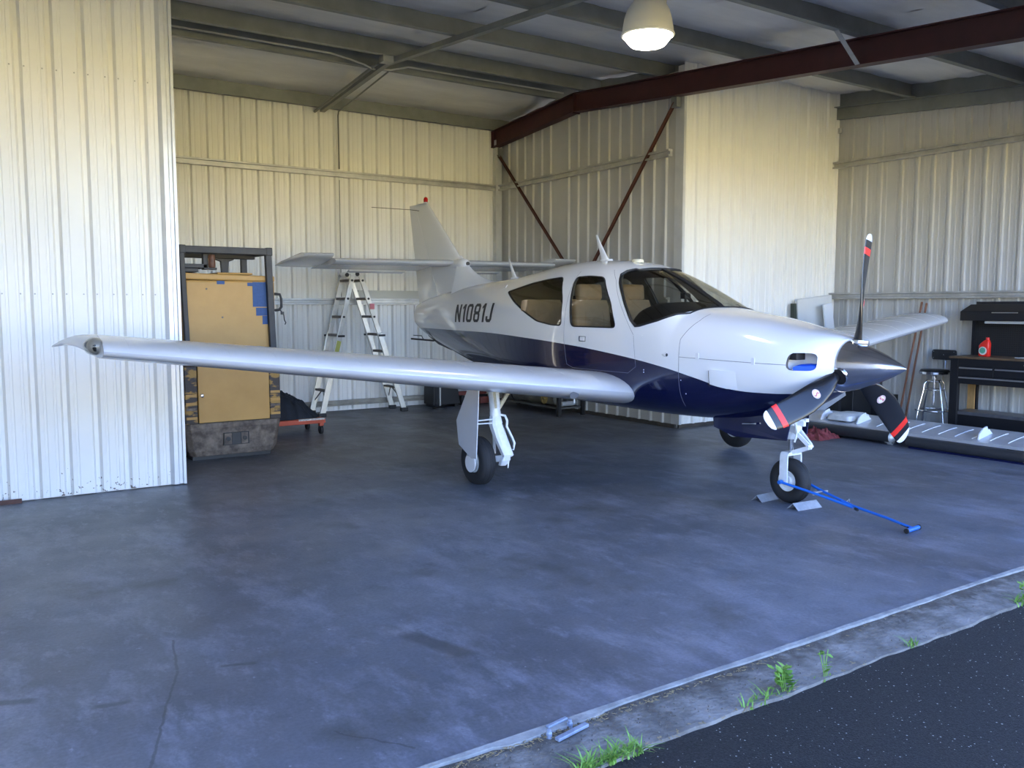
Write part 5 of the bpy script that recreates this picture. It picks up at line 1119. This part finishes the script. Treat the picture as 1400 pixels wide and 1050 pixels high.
MB().prism([(10.5205, 5.478 + .036 * cos(t), 1.030 + .036 * sin(t)) for t in stations(0, 2 * pi, 20)[:-1]], (.002, 0, 0)).build('label', mat('label_green', (.10, .34, .22), .5), ob)
pp = MB(); pp.prism([(10.44, 4.86, .959), (10.62, 4.80, .959), (10.66, 5.02, .959), (10.48, 5.08, .959)], (0, 0, .006)); po = pp.build('paper', mat('white_paper', (.75, .75, .74), .6)); tag(rebase(po, (10.55, 4.94, .957)), 'loose white paper sheet lying on the workbench top', 'paper')
pk = MB(); pk.b2((10.765, 5.675, 0), (10.785, 5.765, .615)); pko = pk.build('wood_board', mat('raw_pine_board', (.40, .24, .09), .6, var=.2, scale=5, stretch=(6, 6, 1)), bevel=.002)
tag(rebase(pko, (10.775, 5.72, 0)), 'upright tan wooden board seen between the workbench legs', 'board')
for n_, (x0, y0, x1, y1, zt, lab) in enumerate(((10.90, 6.50, 10.72, 6.66, 1.60, 'taller brown wooden pole leaning on the right wall, the one nearer the bay corner'), (10.90, 6.435, 10.74, 6.575, 1.585, 'shorter brown wooden pole leaning on the right wall, the one nearer the stool'))):
    b = thing('wooden_pole', lab, 'pole', (x1, y1, 0)); top_ = Vector((x0, y0, zt)); bot = Vector((x1, y1, .0))
    MB().tube([bot, bot + (top_ - bot) * .5 + Vector((0, .006, 0)), top_], .0135, 8).build('handle', mat('brown_broomstick', (.20, .075, .035), .5, var=.25, scale=8), b, smooth=50)
    MB().lathe([(.0145, 0), (.0145, .03), (.008, .036), (.002, .036)], top_ - (top_ - bot).normalized() * .015, (top_ - bot), 8).build('end_cap', MATS['brown_broomstick'], b)

# chrome drafting stool
stl_ = thing('shop_stool', 'chrome shop stool with round black seat and backrest beside the workbench', 'stool', (10.62, 6.12, 0))
SX, SY = 10.62, 6.12
MB().lathe([(.002, .70), (.15, .70), (.172, .71), (.178, .735), (.165, .755), (.002, .765)], (SX, SY, 0), (0, 0, 1), 32).build('seat', m_black, stl_, smooth=40)
MB().lathe([(.168, .698), (.182, .703), (.183, .728), (.176, .732)], (SX, SY, 0), (0, 0, 1), 32, (False, False)).build('seat_band', m_chrome, stl_, smooth=40)
MB().lathe([(.018, .30), (.018, .62), (.03, .63), (.03, .67), (.07, .69), (.07, .70)], (SX, SY, 0), (0, 0, 1), 16).build('column', m_chrome, stl_, smooth=40)
for k in range(4):
    a = pi / 4 + k * pi / 2 + .3; d = Vector((cos(a), sin(a), 0)); c = Vector((SX, SY, 0))
    MB().tube([c + d * .02 + Vector((0, 0, .60)), c + d * .10 + Vector((0, 0, .615)), c + d * .135 + Vector((0, 0, .57)), c + d * .14 + Vector((0, 0, .50)), c + d * .20 + Vector((0, 0, .25)), c + d * .235 + Vector((0, 0, .01))], .011, 8).build('leg', m_chrome, stl_, smooth=60)
    MB().cyl(c + d * .235, c + d * .235 + Vector((0, 0, .025)), .016, n=10).build('glide', m_black, stl_)
MB().tube([(SX + .205 * cos(a), SY + .205 * sin(a), .235) for a in stations(0, 2 * pi, 32)[:-1]], .010, 8, closed=True).build('foot_ring', m_chrome, stl_, smooth=60)
MB().tube([(SX + .13 * cos(a), SY + .13 * sin(a), .50) for a in stations(0, 2 * pi, 24)[:-1]], .007, 8, closed=True).build('brace_ring', m_chrome, stl_, smooth=60)
MB().tube([(SX + .02, SY, .69), (SX + .14, SY - .02, .685), (SX + .20, SY - .02, .72), (SX + .21, SY - .02, .98)], .011, 8).build('back_support', m_chrome, stl_, smooth=60)
g = MB(); g.loft([[(x, y, z) for y, z in rounded([(SY - .17, .875), (SY + .15, .875), (SY + .15, 1.005), (SY - .17, 1.005)], .03, 3)] for x in (SX + .175, SX + .20)]); g.build('backrest', m_black, stl_, bevel=.006)
for y, z in ((SY - .145, .90), (SY - .145, .98), (SY + .125, .90), (SY + .125, .98), (SY - .01, .94)): MB().lathe([(.006, 0), (.006, .003), (.002, .004)], (SX + .175, y, z), (-1, 0, 0), 8).build('bolt', m_chrome, stl_)

# ------------------------------------------------------------------ door floor latch, weeds and litter on the apron
lt = thing('floor_latch', 'blue-grey steel door latch plates and bolts set in the apron edge', 'latch', (1.88, 2.44, 0))
m_lt = mat('blue_grey_zinc', (.30, .36, .48), .45, metal=.4, var=.2, scale=30)
MB().bar((1.795, 2.385, .004), (1.955, 2.412, .006), .022, .012).build('plate', m_lt, lt, bevel=.002)
MB().bar((1.82, 2.478, .006), (1.92, 2.492, .008), .016, .008).build('plate', m_lt, lt, bevel=.002)
for x, y in ((1.795, 2.432), (1.905, 2.452)):
    MB().lathe([(.011, -.01), (.011, .010), (.008, .013), (.008, .022), (.002, .023)], (x, y, 0), (0, 0, 1), 8).build('bolt', m_lt, lt)
m_leaf = mat('fresh_green_leaf', (.12, .25, .035), .55, col2=(.22, .40, .07), scale=30)
m_leaf.node_tree.nodes['Principled BSDF'].inputs['Subsurface Weight'].default_value = 0
def blade_leaf(g, p, h, lean, az, w):
    d = Vector((cos(az), sin(az), 0)); s_ = Vector((-sin(az), cos(az), 0)); rows = []
    for k in range(5):
        t = k / 4; c = Vector(p) + Vector((0, 0, h * (t - .35 * lean * t * t))) + d * (lean * h * t * t * .9); ww = w * (1 - t ** 1.8) + .0004
        rows.append([c - s_ * ww, c + Vector((0, 0, -.1 * ww)), c + s_ * ww])
    g.loft(rows, (False, False), False)
def weed(lab, x0, x1, y, n, h, seed, broad=0, name='grass_tuft', dry=8):
    r = random.Random(seed); g = MB()
    for _ in range(n):
        x = r.uniform(x0, x1); blade_leaf(g, (x, y + r.uniform(-.02, .02), -.02), h * r.uniform(.5, 1.1), r.uniform(.5, 1.3), r.uniform(0, 2 * pi), r.uniform(.0022, .0045))
    o = thing(name, lab, 'weed', ((x0 + x1) / 2, y, -.02))
    if n: g.build('blades', m_leaf, o, fix=False)
    if broad:
        g = MB(); xb = x1 - .05
        for _ in range(broad):
            az = r.uniform(0, 2 * pi); zz = r.uniform(.01, .09); c = Vector((xb + r.uniform(-.04, .04), y + r.uniform(-.02, .03), zz)); d = Vector((cos(az), sin(az), r.uniform(.1, .7))).normalized(); s_ = d.cross(Vector((0, 0, 1))).normalized(); L = r.uniform(.03, .055); rows = []
            for k in range(6):
                t = k / 5; ww = .011 * sin(pi * t) ** .8 * (1 + .25 * sin(14 * t)); rows.append([c + d * L * t - s_ * ww, c + d * L * t - Vector((0, 0, .12 * ww)), c + d * L * t + s_ * ww])
            g.loft(rows, (False, False), False)
        g.build('leaves', m_leaf, o, fix=False)
        s2 = MB()
        for k in range(3): s2.tube([(xb + .01 * k, y, -.02), (xb + .012 * k - .02, y, .05), (xb + .03 * k - .03, y + .01, .10)], .002, 5)
        s2.build('stem', m_leaf, o)
    g = MB()
    for _ in range(dry):
        x = r.uniform(x0 - .03, x1 + .03); blade_leaf(g, (x, y - .01 + r.uniform(-.01, .01), -.018), h * .5 * r.uniform(.3, 1), 1.6, r.uniform(0, 2 * pi), .0018)
    if dry: g.build('dry_blades', mat('dry_straw', (.30, .23, .12), .8), o, fix=False)
    return o
weed('large dense green grass clump at the apron edge, nearest the camera', 1.72, 2.02, 2.19, 150, .085, 1, dry=16)
weed('broad-leaved green weed with trailing grass at the middle of the apron edge', 2.56, 2.86, 2.20, 40, .075, 2, broad=46, name='broadleaf_weed', dry=12)
weed('small yellow-green sprout with dry stems beside the broad-leaved weed', 3.02, 3.13, 2.20, 5, .04, 3, broad=9, name='weed_sprout', dry=12)
weed('lone small green tuft at the apron edge below the tow bar handle', 3.68, 3.75, 2.20, 18, .07, 4, dry=4)
weed('green leafy tuft at the far right end of the apron edge', 4.68, 4.85, 2.20, 36, .085, 5, broad=14, name='leafy_tuft', dry=4)
# straw and grit along the sill joint: nobody could count it
r = random.Random(9); g = MB()
for _ in range(420):
    x = 1.25 + abs(r.gauss(0, 1.1)); y = 2.452 - abs(r.gauss(0, .018)) if r.random() < .7 else 2.19 + r.gauss(0, .012); a = r.uniform(0, pi); L = r.uniform(.004, .022); 
    g.box((x, y, -.004 + r.uniform(0, .004)), (L, .0018, .0018), Matrix.Rotation(a, 3, 'Z'))
so2 = g.build('straw_litter', MATS['dry_straw'], kind='stuff'); tag(rebase(so2, (2.3, 2.44, 0)), 'scattered dry straw and grit along the sill joint', 'litter')
g = MB()
for _ in range(520):
    x = 1.2 + abs(r.gauss(0, 1.2)); y = 2.33 + r.gauss(0, .09) if r.random() < .6 else 2.455 - abs(r.gauss(0, .014)); s_ = r.uniform(.002, .006)
    if 2.19 < y < 2.46: g.box((x, y, -.004), (s_, s_ * .8, s_), Matrix.Rotation(r.uniform(0, 3), 3, 'Z'))
so3 = g.build('grit', mat('dark_grit', (.05, .04, .032), .9, col2=(.2, .19, .17), scale=80), kind='stuff'); tag(rebase(so3, (2.3, 2.34, 0)), 'loose dark grit scattered over the concrete apron', 'grit')
